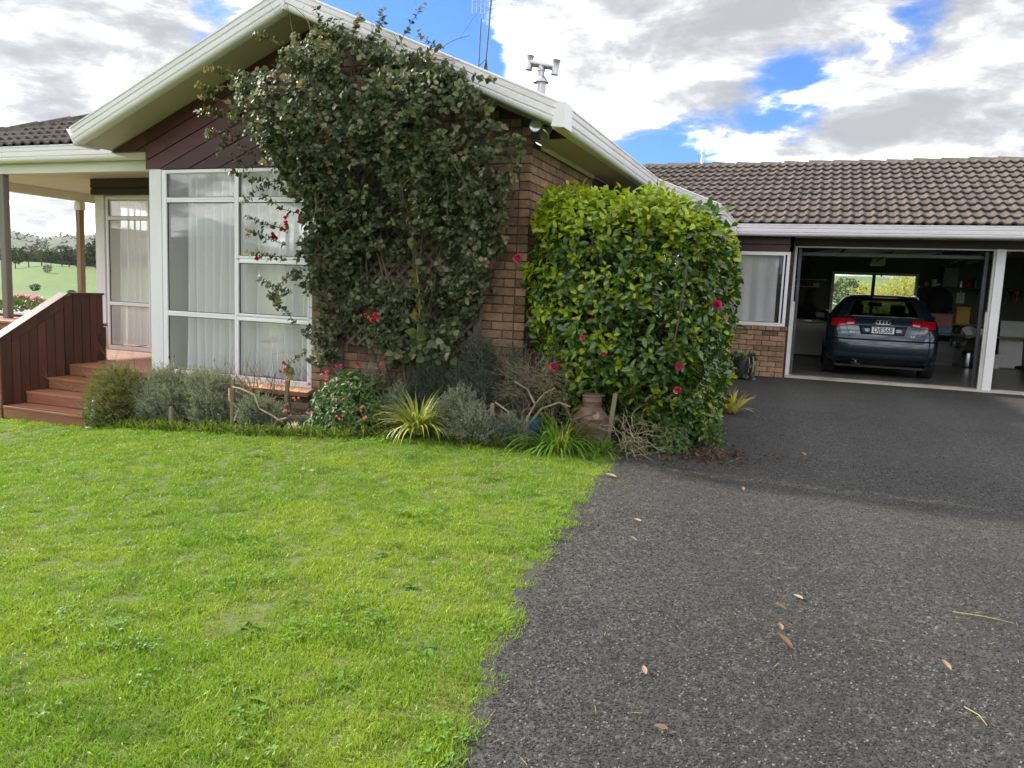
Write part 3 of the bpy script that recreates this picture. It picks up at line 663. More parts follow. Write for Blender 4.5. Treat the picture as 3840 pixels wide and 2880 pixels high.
def sboard(y0, y1, zl, zoff=0., n='board'):
    MB().prism([(y0, zl), (y1, zl), (y1, topz(y1)-zoff), (y0, topz(y0)-zoff)], 'x', -8.601, -8.583).build(n, 'stair_board', core)
sboard(6.055, 6.175, -1.72)
e = [6.18, 6.285, 6.395, 6.51, 6.62, 6.735, 6.86]
for a, b_ in zip(e, e[1:]): sboard(a, b_-.006, -1.72, .125)
MB().prism([(6.18, topz(6.18)-.118), (6.855, topz(6.855)-.118), (6.855, topz(6.855)), (6.18, topz(6.18))], 'x', -8.601, -8.578).build('rail_board', 'stair_board', core)
for a, b_ in ((6.865, 6.985), (6.99, 7.105), (7.11, 7.225), (7.23, 7.335)): sboard(a, b_-.004, -1.25)
MB().prism([(7.335, -.775), (7.42, -.775), (7.42, -.272), (7.335, -.272)], 'x', -8.601, -8.583).build('board', 'stair_board', core)
MB().box(-8.70, -8.602, 6.04, 6.055, -1.72, -.80).build('end_board', 'step_timber', core)
cp = [(6.03, -.795), (6.03, -.770), (6.915, -.249), (7.435, -.249), (7.435, -.272), (6.925, -.272)]
MB().prism(cp, 'x', -8.73, -8.568).build('cap_rail', 'stair_board', core)
# ---------------------------------------------------------------- curtains
def curtain(x0, x1, z0, z1, y, n, amp, label, group=None, seed=0):
    r = random.Random(seed); nx = int((x1-x0)/.012); vs = []; fs = []; ph = [r.uniform(0, 6.28) for _ in range(6)]
    zs = np.linspace(z0, z1, 26)
    for z in zs:
        h = (z-z0)/(z1-z0)
        for i in range(nx+1):
            u = i/nx; x = x0+(x1-x0)*u
            s = math.sin(u*n*6.283+ph[0]+.8*math.sin(u*9+ph[1])+.25*math.sin(h*2.1+ph[2]+u*7))
            a = 2.1*amp*(.45+.55*(.5+.5*math.sin(u*11+ph[3])))*(1-.45*h)
            x += .25*amp*math.sin(u*23+h*3+ph[4])*(1-h)
            vs.append((x, y+a*s*abs(s)**.3+.5*amp*math.sin(u*37+h*1.4+ph[5])*.5, z))
    w_ = nx+1
    for j in range(len(zs)-1):
        for i in range(nx): q = j*w_+i; fs.append((q, q+1, q+w_+1, q+w_))
    o = link('sheer_curtain', fast_mesh('sheer_curtain', np.array(vs), np.array(fs), 'curtain'), None, None, None, label, 'curtain', group)
    return o
curtain(-6.88, -5.96, -1.10, 1.20, 7.14, 8, .05, 'white sheer curtain behind the tall left pane of the front window', 'sheer curtains', 1)
curtain(-5.99, -5.02, -1.085, 1.20, 7.14, 8, .055, 'white sheer curtain behind the right half of the front window', 'sheer curtains', 4)
curtain(-9.80, -7.3, -1.05, 1.14, 8.86, 19, .04, 'white sheer curtain in the window beside the deck', 'sheer curtains', 6)
curtain(-2.02, -.50, -.335, .80, 13.60, 7, .009, 'white net curtain in the window left of the garage door', 'sheer curtains', 9)
MB().prism([(-.74, -.345), (-.53, -.345), (-.55, .76), (-.62, .76)], 'y', 13.62, 13.63).build('side_curtain', 'curtain', None, label='plain white side drape at the right end of the garage side window', cat='curtain')
# ---------------------------------------------------------------- planters by the deck
pb = thing('planter_box', (-9.8, 7.2, -1.75), 'brown timber planter box under the grey verandah post', 'planter', world=True)
for i in range(9): MB().box(-11.4, -8.74, 6.95+.003*(i % 2), 6.98, -1.75+i*.123, -1.63+i*.123, .003).build('board', 'step_timber', pb)
MB().box(-11.4, -8.74, 6.99, 7.6, -1.75, -.70).build('body', 'stair_board', pb)
MB().box(-11.44, -8.73, 6.92, 7.62, -.69, -.652, .004).build('cap', 'step_timber', pb)
p2 = thing('planter_box', (-13, 9.2, -1.7), 'dark red planter box with white rim beyond the steps', 'planter', world=True)
MB().box(-14.5, -11.78, 8.9, 9.6, -2., -.72).build('body', 'red_board', p2)
MB().box(-14.54, -11.74, 8.86, 9.64, -.718, -.685).build('rim', 'white_wood', p2)
# ---------------------------------------------------------------- vegetation
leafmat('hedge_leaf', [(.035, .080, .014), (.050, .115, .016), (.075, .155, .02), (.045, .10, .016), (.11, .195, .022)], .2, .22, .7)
leafmat('hedge_young_lit', [(.22, .34, .02), (.32, .43, .025), (.42, .48, .03), (.25, .37, .02)], .30, .34, .55)
leafmat('hedge_old', [(.10, .10, .02), (.30, .22, .03), (.09, .09, .03)], .4, .25)
leafmat('climber_leaf', [(.048, .070, .028), (.075, .10, .042), (.045, .068, .030), (.20, .21, .13), (.10, .122, .058)], .55, .25, .2)
leafmat('climber_young', [(.20, .21, .10), (.21, .14, .07), (.17, .20, .09), (.26, .24, .14)], .42, .3)
leafmat('climber_big', [(.11, .12, .035), (.15, .13, .04), (.08, .11, .035)], .4, .3)
leafmat('lavender_leaf', [(.25, .285, .20), (.32, .355, .265), (.20, .235, .16), (.28, .31, .22)], .75, .2, .2)
leafmat('rosemary_leaf', [(.075, .11, .075), (.11, .15, .105), (.06, .09, .062)], .65, .2, .25)
leafmat('rosemary_grey', [(.17, .205, .155), (.22, .255, .195), (.13, .165, .125)], .65, .2, .25)
leafmat('juniper_leaf', [(.14, .175, .05), (.20, .225, .07), (.11, .15, .045), (.26, .265, .09)], .6, .25, .3)
leafmat('rhodo_leaf', [(.05, .10, .022), (.075, .14, .03), (.06, .12, .025), (.10, .17, .04)], .5, .25, .35)
leafmat('lily_leaf', [(.42, .44, .10), (.24, .31, .06), (.55, .54, .18), (.16, .24, .05), (.50, .49, .14)], .45, .3)
leafmat('strap_leaf', [(.09, .20, .02), (.14, .28, .03), (.11, .24, .025), (.20, .33, .04)], .42, .35)
leafmat('strap_yellow', [(.40, .38, .10), (.50, .40, .08), (.42, .40, .16)], .5, .3)
leafmat('weed_leaf', [(.09, .18, .03), (.125, .225, .04), (.07, .15, .025)], .75, .3, .15)
leafmat('brown_leaf', [(.085, .05, .032), (.15, .085, .05), (.065, .042, .03), (.22, .14, .085)], .7, .2, .2)
leafmat('dry_leaf', [(.36, .26, .155), (.26, .16, .09), (.42, .34, .23)], .7, .2, .2)
leafmat('pale_leaf', [(.62, .58, .46), (.50, .46, .34), (.70, .66, .55)], .8, .2, .1)
leafmat('pink_petal', [(.72, .07, .20), (.82, .16, .32), (.62, .05, .16), (.86, .36, .48)], .5, .35, .3, tint=(1.1, 1., 1.))
leafmat('red_petal', [(.58, .010, .025), (.50, .01, .02), (.66, .03, .06)], .5, .35, .3, tint=(1.1, 1., 1.))
leafmat('coral_petal', [(.62, .14, .15), (.72, .27, .27), (.55, .09, .11)], .5, .35, .3, tint=(1.1, 1., 1.))
leafmat('azalea_petal', [(.78, .26, .38), (.82, .42, .52), (.72, .18, .30)], .5, .35, .3, tint=(1.1, 1., 1.))
leafmat('azalea_leaf', [(.10, .045, .035), (.13, .07, .05), (.07, .06, .03)], .6, .2, .3)
leafmat('succulent', [(.14, .18, .13), (.19, .23, .17), (.11, .15, .11)], .55, .15, .3)
leafmat('gold_fern', [(.40, .38, .06), (.50, .46, .10), (.30, .32, .05)], .55, .35, .2)
leafmat('back_leaf', [(.08, .15, .03), (.13, .20, .05), (.20, .24, .08)], .55, .3, .3)
mat('cane', (.13, .105, .075), (.08, .063, .047), .85, 20, bump=.3, bscale=120, island=.3)
mat('twig', (.24, .19, .13), (.15, .115, .08), .85, 20, bump=.3, bscale=120, island=.3)
mat('pale_twig', (.42, .33, .22), (.27, .21, .14), .85, 12, bump=.3, bscale=90, island=.25)
mat('lattice', (.155, .135, .11), (.10, .088, .072), .85, 6, bump=.3, bscale=60, island=.2)
mat('stake', (.24, .205, .12), (.15, .13, .085), .85, 8, bump=.4, bscale=50, stretch=(1, 1, .2), c3=(.17, .19, .08))
mat('bark', (.16, .12, .09), (.09, .07, .055), .9, 10, bump=.5, bscale=40)
LEAF = leaf_shape(.52, .22, .22); LEAFW = leaf_shape(.80, .16, .18, wd=[.12, .95, 1., .6, 0.])
NEEDLE = ([(-.5, 0, 0), (.5, 0, 0), (.42, .6, -.04), (-.42, .6, -.04), (.05, 1, -.1), (-.05, 1, -.1)], [(0, 1, 2, 3), (3, 2, 4, 5)])
STEM = ([(1, 0, 0), (-.5, 0, .87), (-.5, 0, -.87), (.6, 1, 0), (-.3, 1, .5), (-.3, 1, -.5)], [(0, 1, 4, 3), (1, 2, 5, 4), (2, 0, 3, 5)])
PETAL = leaf_shape(1.05, .28, -.45, wd=[.3, .8, 1., 1., .62])
def mat4(M, L):
    return Matrix([[*M[0], L[0]], [*M[1], L[1]], [*M[2], L[2]], [0, 0, 0, 1]])
def singles(parent, name, meshes, M, L):
    """each leaf an object, mesh data shared"""
    for i in range(len(L)):
        o = link(name, meshes[i % len(meshes)], parent)
        o.matrix_basis = mat4(M[i], L[i])
    return
def shared(base, m, name='leaf'): return fast_mesh(name, np.array(base[0]), np.array(base[1]), m)
def shoots(parent, O, D, ln, m_leaf, m_stem, per=14, leaf=.022, lw=.13, stemr=.0018, spread=.9, name='foliage', taper=.5):
    """straight twigs from O along D*ln, clothed with narrow leaves"""
    N = len(O); D = D/np.linalg.norm(D, axis=1, keepdims=True)
    t_ = (np.arange(per)+rng.random((N, per)))/per
    pos = O[:, None]+D[:, None]*(t_*ln[:, None])[..., None]
    side = rand_unit(N*per).reshape(N, per, 3); side -= (side*D[:, None]).sum(2, keepdims=True)*D[:, None]
    side /= np.linalg.norm(side, axis=2, keepdims=True)+1e-6
    d = side*spread+D[:, None]*.9
    sz = leaf*(1-taper*t_)*rng.uniform(.7, 1.2, (N, per))
    d = d.reshape(-1, 3); sz = sz.ravel()
    M = frames_from(d, rand_unit(len(d)), np.stack([sz*lw, sz, sz], 1))
    link(name, scatter(name, NEEDLE, M, pos.reshape(-1, 3), m_leaf), parent)
    Ms = frames_from(D, rand_unit(N), np.stack([np.full(N, stemr), ln, np.full(N, stemr)], 1))
    link('stems', scatter('stems', STEM, Ms, O, m_stem), parent)
def dome(c, rx, ry, h, N, lo=.1, hi=1.):
    """points and outward directions spread through a dome on the ground at c"""
    u = rand_unit(N); u[:, 2] = np.abs(u[:, 2]); r = rng.uniform(lo, hi, N)**.5
    p = u*np.array([rx, ry, h])*r[:, None]; nrm = u/np.array([rx, ry, h]); nrm /= np.linalg.norm(nrm, axis=1, keepdims=True)
    return p+np.array(c), nrm
def lumps(p, s=5., a=.12):
    return np.array([mnoise.noise(Vector(q)*s) for q in p])*a
def branch(b, p, d, ln, r, depth, wob=.5, up=.1, n=5, kids=2):
    """a crooked branch with side branches"""
    pts = [Vector(p)]; d = Vector(d).normalized(); rr = [r]
    for i in range(n):
        d = (d+Vector(rand_unit(1)[0])*wob*.5+Vector((0, 0, up))).normalized()
        pts.append(pts[-1]+d*ln/n); rr.append(r*(1-.55*(i+1)/n))
    b.tube(pts, rr, 5 if r > .004 else 3)
    if depth:
        for k in range(kids):
            j = random.randint(1, n); nd = (d+Vector(rand_unit(1)[0])*.9).normalized()
            branch(b, pts[j], nd, ln*random.uniform(.5, .75), max(rr[j]*.7, .0012), depth-1, wob, up, n, kids)
def gz(x, y): return G1(x, y)

# --- garden bed soil
bl = [(-7.28, 6.03), (-6.61, 5.89), (-5.61, 5.78), (-4.66, 5.78), (-4.14, 5.89), (-3.68, 6.06), (-3.19, 6.17), (-2.64, 6.15), (-2.16, 6.21), (-1.7, 6.27), (-1.45, 6.33)]
vs = []
for x, y in bl: vs += [(x, y, gz(x, y)+.004), (x, 6.5, gz(x, 6.5)+.05), (x, 6.95, gz(x, 6.95)+.05)]
fs = []
for i in range(len(bl)-1):
    for k in range(2): a = i*3+k; fs.append((a, a+3, a+4, a+1))
mat('soil', (.040, .030, .021), (.024, .018, .013), .95, 14, 6, bump=.8, bscale=50, bdist=.02)
MB().add(vs, fs).build('garden_bed', 'soil', kind='structure')
MB().add([(-2.56, 6.9, -1.33), (-1.42, 6.9, -1.345), (-.85, 7.3, -1.343), (-.74, 9.2, -1.315), (-2.56, 9.2, -1.31), (-2.56, 6.3, -1.35), (-1.42, 6.33, -1.364)], [(5, 6, 1, 0), (0, 1, 2, 3, 4)]).build('garden_bed', 'soil', kind='structure')

# --- clipped camellia
hg = thing('camellia_hedge', (-1.6, 7.8, -1.33), 'tall clipped camellia bush with glossy leaves and pink blooms beside the driveway', 'bush', world=True)
HC = np.array([-1.62, 7.66, -.19]); HH = np.array([.91, 1.18, 1.15])
def hedge_surface(N):
    """points on a rounded block, with normals"""
    out_p, out_n = [], []
    while len(out_p) < N:
        q = rng.uniform(-1, 1, 3); a = rng.integers(0, 3); wgt = [HH[1]*HH[2], HH[0]*HH[2], HH[0]*HH[1]]
        a = rng.choice(3, p=np.array(wgt)/sum(wgt)); q[a] = 1 if rng.random() < .5 else -1
        if a == 2 and q[2] < 0: continue
        p = q*HH; rr = np.array([.44, .44, .36]); inner = np.clip(p, -(HH-rr), HH-rr); d = p-inner
        dn = d/rr; l = np.linalg.norm(dn)
        if l < 1e-6: continue
        n = dn/l; p = inner+n*rr; n = n/rr; n /= np.linalg.norm(n)
        # keep the sides that can be seen, thin out the rest
        if n[1] > .5 and rng.random() < .7: continue
        if n[0] < -.6 and rng.random() < .45: continue
        # the flank leans: narrower at the foot
        k = (p[2]+HH[2])/(2*HH[2]); p[0] *= .93+.07*k
        p[2] -= .24*ss(.15, .95, p[0])*ss(.45, 1., k)                # the driveway shoulder is rounded off
        if p[1] < 0: p[1] += .26*ss(.36, .12, k)                      # the foot is drawn in behind the bed
        out_p.append(p+HC); out_n.append(n)
    return np.array(out_p), np.array(out_n)
P, Nn = hedge_surface(4000)
lf = lumps(P, 2.0, .13)+lumps(P, 6., .07); k = lf > -.085+rng.normal(0, .02, len(lf)); P, Nn, lf = P[k], Nn[k], lf[k]
P = P+Nn*(lf-.03)[:, None]
allM, allL, young, front = [], [], [], []
for i in range(len(P)):
    dep = abs(rng.normal(0, .07)); o = P[i]-Nn[i]*dep
    ax = Nn[i]*.8+np.array([0, 0, .45])+rng.normal(size=3)*.35; ax /= np.linalg.norm(ax)
    t1 = np.cross(ax, [.3, .5, .81]); t1 /= np.linalg.norm(t1); t2 = np.cross(ax, t1); a0 = rng.uniform(0, 6.28)
    yg = rng.random() < .05+.80*ss(.15, .85, P[i][2]-.08*abs(P[i][0]+1.5))+.25*ss(-1.1, -2.3, P[i][0])+.10  # young leaves gather at top and left; their yellow also paints in sunlight
    k = rng.integers(4, 7)
    for j in range(k):
        a = a0+j*2.4; out = np.cos(a)*t1+np.sin(a)*t2
        d = out*rng.uniform(.6, 1.1)+ax*rng.uniform(.1, .9)-np.array([0, 0, .25*(j/k)])
        s = rng.uniform(.056, .100)*(1-.1*yg)
        M = frames_from(d[None], (ax+rng.normal(size=3)*.25)[None], np.array([s]), np.array([rng.normal(0, .3)]))[0]
        allM.append(M); allL.append(o-ax*.02*j+out*.008); young.append(yg); front.append(dep < .05 and (Nn[i][1] < -.35 or Nn[i][2] > .5) and P[i][1] < 7.4)
allM = np.array(allM); allL = np.array(allL); young = np.array(young); front = np.array(front)
old = rng.random(len(allL)) < .03
pick = np.zeros(len(allL), bool); idx = np.where(front)[0]; pick[rng.choice(idx, 292, replace=False)] = True
LH = [leaf_shape(.54, .22, .18), leaf_shape(.54, .30, .28), leaf_shape(.47, .18, .05)]
meshes_y = [shared(l, 'hedge_young_lit') for l in LH]; meshes_d = [shared(l, 'hedge_leaf') for l in LH]
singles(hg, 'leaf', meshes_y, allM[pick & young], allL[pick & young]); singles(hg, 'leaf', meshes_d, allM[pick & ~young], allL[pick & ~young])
for msk, mm in ((young & ~pick & ~old, 'hedge_young_lit'), (~young & ~pick & ~old, 'hedge_leaf'), (old & ~pick, 'hedge_old')):
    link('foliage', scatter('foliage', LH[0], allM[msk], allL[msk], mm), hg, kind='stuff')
# inner leaves and branches
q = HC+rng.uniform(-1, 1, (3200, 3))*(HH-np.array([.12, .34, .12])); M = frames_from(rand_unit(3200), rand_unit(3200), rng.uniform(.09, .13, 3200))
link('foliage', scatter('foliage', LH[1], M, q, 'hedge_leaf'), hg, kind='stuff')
b = MB()
for i in range(14):
    x, y = -1.6+rng.uniform(-.5, .5), 7.7+rng.uniform(-.7, .7)
    branch(b, (x, y, -1.36), (rng.uniform(-.4, .4), rng.uniform(-.4, .4), 1), 1.15, .022, 2, .45, .10, 6, 2)
b.build('stems', 'bark', hg)
def flower(parent, p, n, size, m, petals=16, name='flower'):
    """a double bloom: rings of petals, flat outside and cupped in the middle"""
    n = np.array(n, float); n /= np.linalg.norm(n); t1 = np.cross(n, [.2, .3, .93]); t1 /= np.linalg.norm(t1); t2 = np.cross(n, t1)
    k = np.arange(petals); f = k/petals; a = k*2.39996
    out = np.cos(a)[:, None]*t1+np.sin(a)[:, None]*t2
    d = out*(.25+.75*f)[:, None]+n*(1.0-.55*f)[:, None]
    s = size*(.34+.20*f)*rng.uniform(.85, 1.15, petals)
    M = frames_from(d, n[None]-out*.3, s); L = np.array(p)+out*(size*.08*f)[:, None]
    return link(name, scatter(name, PETAL, M, L, m), parent)
for p, sz in (((-2.50, 6.52, .29), .11), ((-.78, 6.85, -.05), .12), ((-1.82, 6.44, -.38), .09), ((-.99, 6.52, -.57), .11), ((-.85, 6.68, -.59), .07), ((-1.00, 6.50, -.77), .09), ((-2.05, 6.36, -.64), .12), ((-1.64, 6.46, -.51), .06)):
    flower(hg, p, (rng.normal(0, .25), -1, .15), sz*.82, 'pink_petal', 26)

# --- trellis and climber on the front wall
tr = thing('trellis', (-3.85, 6.8, -1.4), 'weathered diagonal lattice trellis on posts behind the climbing plant', 'trellis', world=True)
TX0, TX1, TZ0, TZ1 = -4.62, -2.98, -.62, 1.35; reg = [(TX0, TZ0), (TX1, TZ0), (TX1, TZ1), (TX0, TZ1)]
for sgn, y in ((1, 6.80), (-1, 6.812)):
    for i in range(40):
        c0_ = -6+i*.125; x0, x1 = -5.5, -2.
        l0 = [(x0, c0_+sgn*(x0-(-3.8))), (x1, c0_+sgn*(x1-(-3.8))), (x1, c0_+.044+sgn*(x1-(-3.8))), (x0, c0_+.044+sgn*(x0-(-3.8)))]
        l0 = [(a, b_+3.4) for a, b_ in l0]
        q = clip_convex(l0, reg)
        if len(q) > 2: MB().prism(q, 'y', y, y+.010).build('slat', 'lattice', tr)
for x in (-4.58, -3.02): MB().box(x-.035, x+.035, 6.83, 6.88, -1.45, 1.40, .004).build('post', 'lattice', tr)
cl_ = thing('climbing_plant', (-3.75, 6.6, -1.42), 'huge grey-green climber with red flowers smothering the gable wall', 'climber', world=True)
DEN = [(-4.56, 2.31), (-4.82, 2.15), (-5.26, 2.06), (-5.48, 1.89), (-5.55, 1.70), (-5.22, 1.42), (-5.05, 1.08), (-4.80, 0.72), (-5.02, 0.4), (-4.97, 0.17), (-4.8, -0.14), (-4.74, -0.41), (-4.80, -0.80), (-4.62, -0.86), (-4.42, -0.45), (-4.15, -0.42), (-3.93, -0.75), (-3.48, -0.75), (-3.20, -0.50), (-2.95, -0.12), (-2.86, 0.27), (-2.74, 0.44), (-2.66, 0.8), (-2.58, 1.11), (-2.62, 1.43), (-2.86, 1.75), (-3.23, 1.95), (-3.61, 2.08), (-4.0, 2.25), (-4.3, 2.37)]
def inside(px, pz, poly):
    r = np.zeros(len(px), bool); n = len(poly)
    for i in range(n):
        (x0, z0), (x1, z1) = poly[i], poly[(i+1) % n]
        cnd = (z0 > pz) != (z1 > pz); r ^= cnd & (px < (x1-x0)*(pz-z0)/(z1-z0+1e-12)+x0)
    return r
def edge_dist(px, pz, poly):
    d = np.full(len(px), 9.); n = len(poly)
    for i in range(n):
        a = np.array(poly[i]); b_ = np.array(poly[(i+1) % n]); ab = b_-a; q = np.stack([px, pz], 1)-a
        t_ = np.clip((q@ab)/(ab@ab), 0, 1); d = np.minimum(d, np.hypot(*(q-t_[:, None]*ab).T))
    return d
NC = 5200
px = rng.uniform(-5.6, -2.5, NC); pz = rng.uniform(-1.0, 2.4, NC); k = inside(px, pz, DEN); px, pz = px[k], pz[k]
ed = edge_dist(px, pz, DEN); up_ = ss(.1, 1.6, pz)
den = .5+.5*np.array([mnoise.noise(Vector((x*1.9, z*1.9, 3.))) for x, z in zip(px, pz)])
core_ = ss(.95, .25, np.hypot((px+3.75)/.85, (pz-.25)/.65))           # the thin middle where the lattice shows
prob = (.25+.75*ss(.36, .60, den))*(1-.80*core_)*(.5+.5*ss(0, .10, ed))
hit = rng.random(len(px)) < prob*.46                                     # leafy tips: clusters pushed out from the mass
back_ = ~hit & (rng.random(len(px)) < .42*(1-.75*core_))                # sparse leaves deep inside
def bulge(x, z, u_, e_): return 6.62-.36*u_-(.05+.30*u_)*ss(0, .35, e_)
cxs, cys, czs = [], [], []
for x, z, u_, e_ in zip(px[hit], pz[hit], up_[hit], ed[hit]):
    y = bulge(x, z, u_, e_)+rng.uniform(-.05, .16)
    if z > rake(x)-.14: y = min(y, 6.33)
    for q in range(rng.integers(4, 8)):
        d = rng.normal(0, 1, 3)*[.050, .035, .048]; cxs.append(x+d[0]); cys.append(min(y+d[1], 6.76 if z < rake(x)-.14 else 6.36)); czs.append(z+d[2])
nb = int(back_.sum()); cxs += list(px[back_]); czs += list(pz[back_]); cys += [min(6.78-.30*u_+rng.uniform(-.05, .05), 6.36 if z > rake(x)-.14 else 6.79) for x, z, u_ in zip(px[back_], pz[back_], up_[back_])]
px, py, pz = np.array(cxs), np.array(cys), np.array(czs)
LM, LL, LY = [], [], []
def whorl(p, ax, n, s0, s1, yg):
    ax = np.array(ax, float); ax /= np.linalg.norm(ax); t1 = np.cross(ax, [.31, .52, .79]); t1 /= np.linalg.norm(t1); t2 = np.cross(ax, t1); a0 = rng.uniform(0, 6.28)
    for j in range(n):
        a = a0+j*2.4; out = np.cos(a)*t1+np.sin(a)*t2; d = out*rng.uniform(.7, 1.2)+ax*rng.uniform(0, .7)
        LM.append(frames_from(d[None], (ax+rng.normal(size=3)*.35)[None], np.array([rng.uniform(s0, s1)]))[0]); LL.append(np.array(p)-ax*.012*j+rng.normal(0, .008, 3)); LY.append(yg)
for i in range(len(px)):
    ax = np.array([rng.normal(0, .45), -.75, .35+rng.normal(0, .4)])
    whorl((px[i], py[i], pz[i]), ax, rng.integers(4, 7), .033, .060, rng.random() < .11)
# sprays that reach out of the mass
SPR = [[(-5.03, 1.97), (-5.35, 1.9), (-5.6, 1.81), (-5.8, 1.89)], [(-5.24, 1.51), (-5.52, 1.59), (-5.69, 1.64), (-5.78, 1.62)], [(-5.35, 1.41), (-5.52, 1.35), (-5.64, 1.44), (-5.69, 1.4)], [(-5.02, 1.2), (-5.24, 1.06), (-5.38, 1.21)], [(-4.6, 0.81), (-4.92, 0.9), (-5.24, 1.01), (-5.41, 1.05)], [(-4.36, 2.17), (-4.36, 2.33), (-4.44, 2.47)], [(-4.11, 2.19), (-4.02, 2.3), (-3.95, 2.37)], [(-3.68, 2.04), (-3.5, 2.22), (-3.33, 2.4)], [(-3.59, 1.96), (-3.45, 2.02), (-3.18, 2.04), (-3.36, 2.17)], [(-3.13, 1.81), (-2.91, 1.84), (-2.65, 1.73)], [(-3.08, 1.7), (-2.86, 1.65), (-2.69, 1.49)], [(-2.62, 1.26), (-2.42, 1.29), (-2.36, 1.14)], [(-2.55, 0.76), (-2.40, 1.06), (-2.43, 0.92)], [(-4.8, 0.21), (-4.99, 0.25), (-5.16, 0.27)], [(-4.8, 0.03), (-4.97, -0.15), (-4.8, -0.14)], [(-4.69, -0.4), (-4.86, -0.21), (-4.83, -0.19)], [(-4.58, -0.67), (-4.74, -0.81), (-4.66, -0.89)], [(-4.49, 0.6), (-4.81, 0.69), (-5.02, 0.82)], [(-3.22, 1.74), (-3.19, 1.47), (-3.2, 1.16), (-3.12, 0.96)], [(-4.51, 2.02), (-4.61, 2.19), (-4.66, 2.27)]]
SPR += [[(-5.2, 1.75), (-5.42, 1.5), (-5.5, 1.25)], [(-4.9, 1.3), (-5.15, 1.2), (-5.3, 1.3)], [(-4.8, .5), (-5.05, .55), (-5.2, .62)], [(-4.75, -.1), (-4.92, -.05), (-5.05, .03)], [(-2.85, .35), (-2.72, .2), (-2.66, .25)], [(-5.1, 1.9), (-5.45, 2.0), (-5.7, 2.02)], [(-5.2, 1.65), (-5.5, 1.72), (-5.75, 1.76)], [(-5.1, 1.5), (-5.4, 1.38), (-5.55, 1.2)], [(-4.85, 1.0), (-5.1, .88), (-5.25, .75)], [(-4.8, .35), (-5.0, .42), (-5.2, .48)], [(-4.7, 2.1), (-4.95, 2.25), (-5.1, 2.28)], [(-3.9, 2.15), (-3.75, 2.3), (-3.72, 2.42)]]
vb_ = MB()
for s in SPR:
    y0 = 6.30; pts = []
    for i, (x, z) in enumerate(s): pts.append(Vector((x, y0-.10*i/(len(s)-1)-.06, z)))
    # resample
    pp = []
    for a, b_ in zip(pts, pts[1:]):
        for j in range(5): pp.append(a.lerp(b_, j/5)+Vector(rng.normal(0, .006, 3)))
    pp.append(pts[-1]); vb_.tube(pp, [.0045*(1-.6*i/len(pp)) for i in range(len(pp))], 4)
    for i, p in enumerate(pp):
        if rng.random() < .80+.2*(i > len(pp)*.6):
            whorl(p, (pp[min(i+1, len(pp)-1)]-pp[max(i-1, 0)])+Vector((0, -.02, .02)), rng.integers(3, 6), .034, .060, rng.random() < (.15+.6*(i/len(pp) > .8)))
for i in range(70):                                                    # bare canes through the mass
    j = rng.integers(0, len(px)); p = Vector((px[j], py[j]-.04, pz[j])); d = Vector((rng.normal(0, .6), rng.normal(0, .15), rng.normal(.1, .7)))
    branch(vb_, p, d, rng.uniform(.2, .5), .0045, 1, .5, .0, 5, 2)
for x0, x1 in ((-3.75, -4.4), (-3.72, -3.3), (-3.80, -4.7), (-3.70, -3.6), (-3.78, -2.95), (-3.74, -4.1), (-3.9, -4.55), (-3.68, -3.1)):
    pts = []; 
    for i in range(12):
        f = i/11; pts.append(Vector((x0+(x1-x0)*f**1.2+.06*math.sin(f*7+x1*9)+rng.normal(0, .02), 6.72-.10*f+rng.normal(0, .02), -1.42+3.1*f)))
    vb_.tube(pts, [.014*(1-.65*i/12) for i in range(12)], 6)
for i in range(60):
    p = Vector((rng.uniform(-4.5, -3.1), 6.74, rng.uniform(-.9, .9))); branch(vb_, p, (rng.normal(0, .7), -.1, rng.normal(.4, .6)), rng.uniform(.3, .6), .004, 1, .6, .05, 5, 2)
vb_.build('canes', 'cane', cl_)
LM, LL, LY = np.array(LM), np.array(LL), np.array(LY)
fr = np.where((LL[:, 1] < 6.36))[0]; pick = np.zeros(len(LL), bool); pick[rng.choice(fr, 280, replace=False)] = True
singles(cl_, 'leaf', [shared(LEAFW, 'climber_leaf'), shared(leaf_shape(.72, .28, .3, wd=[.1, .9, 1, .65, 0]), 'climber_leaf')], LM[pick & ~LY], LL[pick & ~LY])
singles(cl_, 'leaf', [shared(LEAFW, 'climber_young')], LM[pick & LY], LL[pick & LY])
link('foliage', scatter('foliage', LEAFW, LM[~pick & ~LY], LL[~pick & ~LY], 'climber_leaf'), cl_, kind='stuff')
link('foliage', scatter('foliage', LEAFW, LM[~pick & LY], LL[~pick & LY], 'climber_young'), cl_, kind='stuff')
# the long hanging runner with big bronze leaves
LM, LL, LY = [], [], []
run = [Vector((-3.62, 6.45, .80)), Vector((-3.52, 6.42, .50)), Vector((-3.45, 6.40, .15)), Vector((-3.40, 6.38, -.15)), Vector((-3.42, 6.38, -.45))]
MB().tube(run, .006, 5).build('runner', 'twig', cl_)
for i in range(26):
    f = i/25*3.99; a = int(f); p = run[a].lerp(run[a+1], f-a); whorl(p, (rng.normal(0, .5), -1, -.6), 1, .07, .12, False)
for i in range(24): whorl((rng.uniform(-3.75, -3.05), 6.45+rng.normal(0, .04), rng.uniform(-.68, -.42)), (rng.normal(0, .5), -1, .2), 2, .06, .10, True)
LM, LL, LY = np.array(LM), np.array(LL), np.array(LY)
singles(cl_, 'leaf', [shared(LEAFW, 'climber_big')], LM[~LY], LL[~LY])
link('foliage', scatter('foliage', LEAFW, LM[LY], LL[LY], 'climber_leaf'), cl_, kind='stuff')
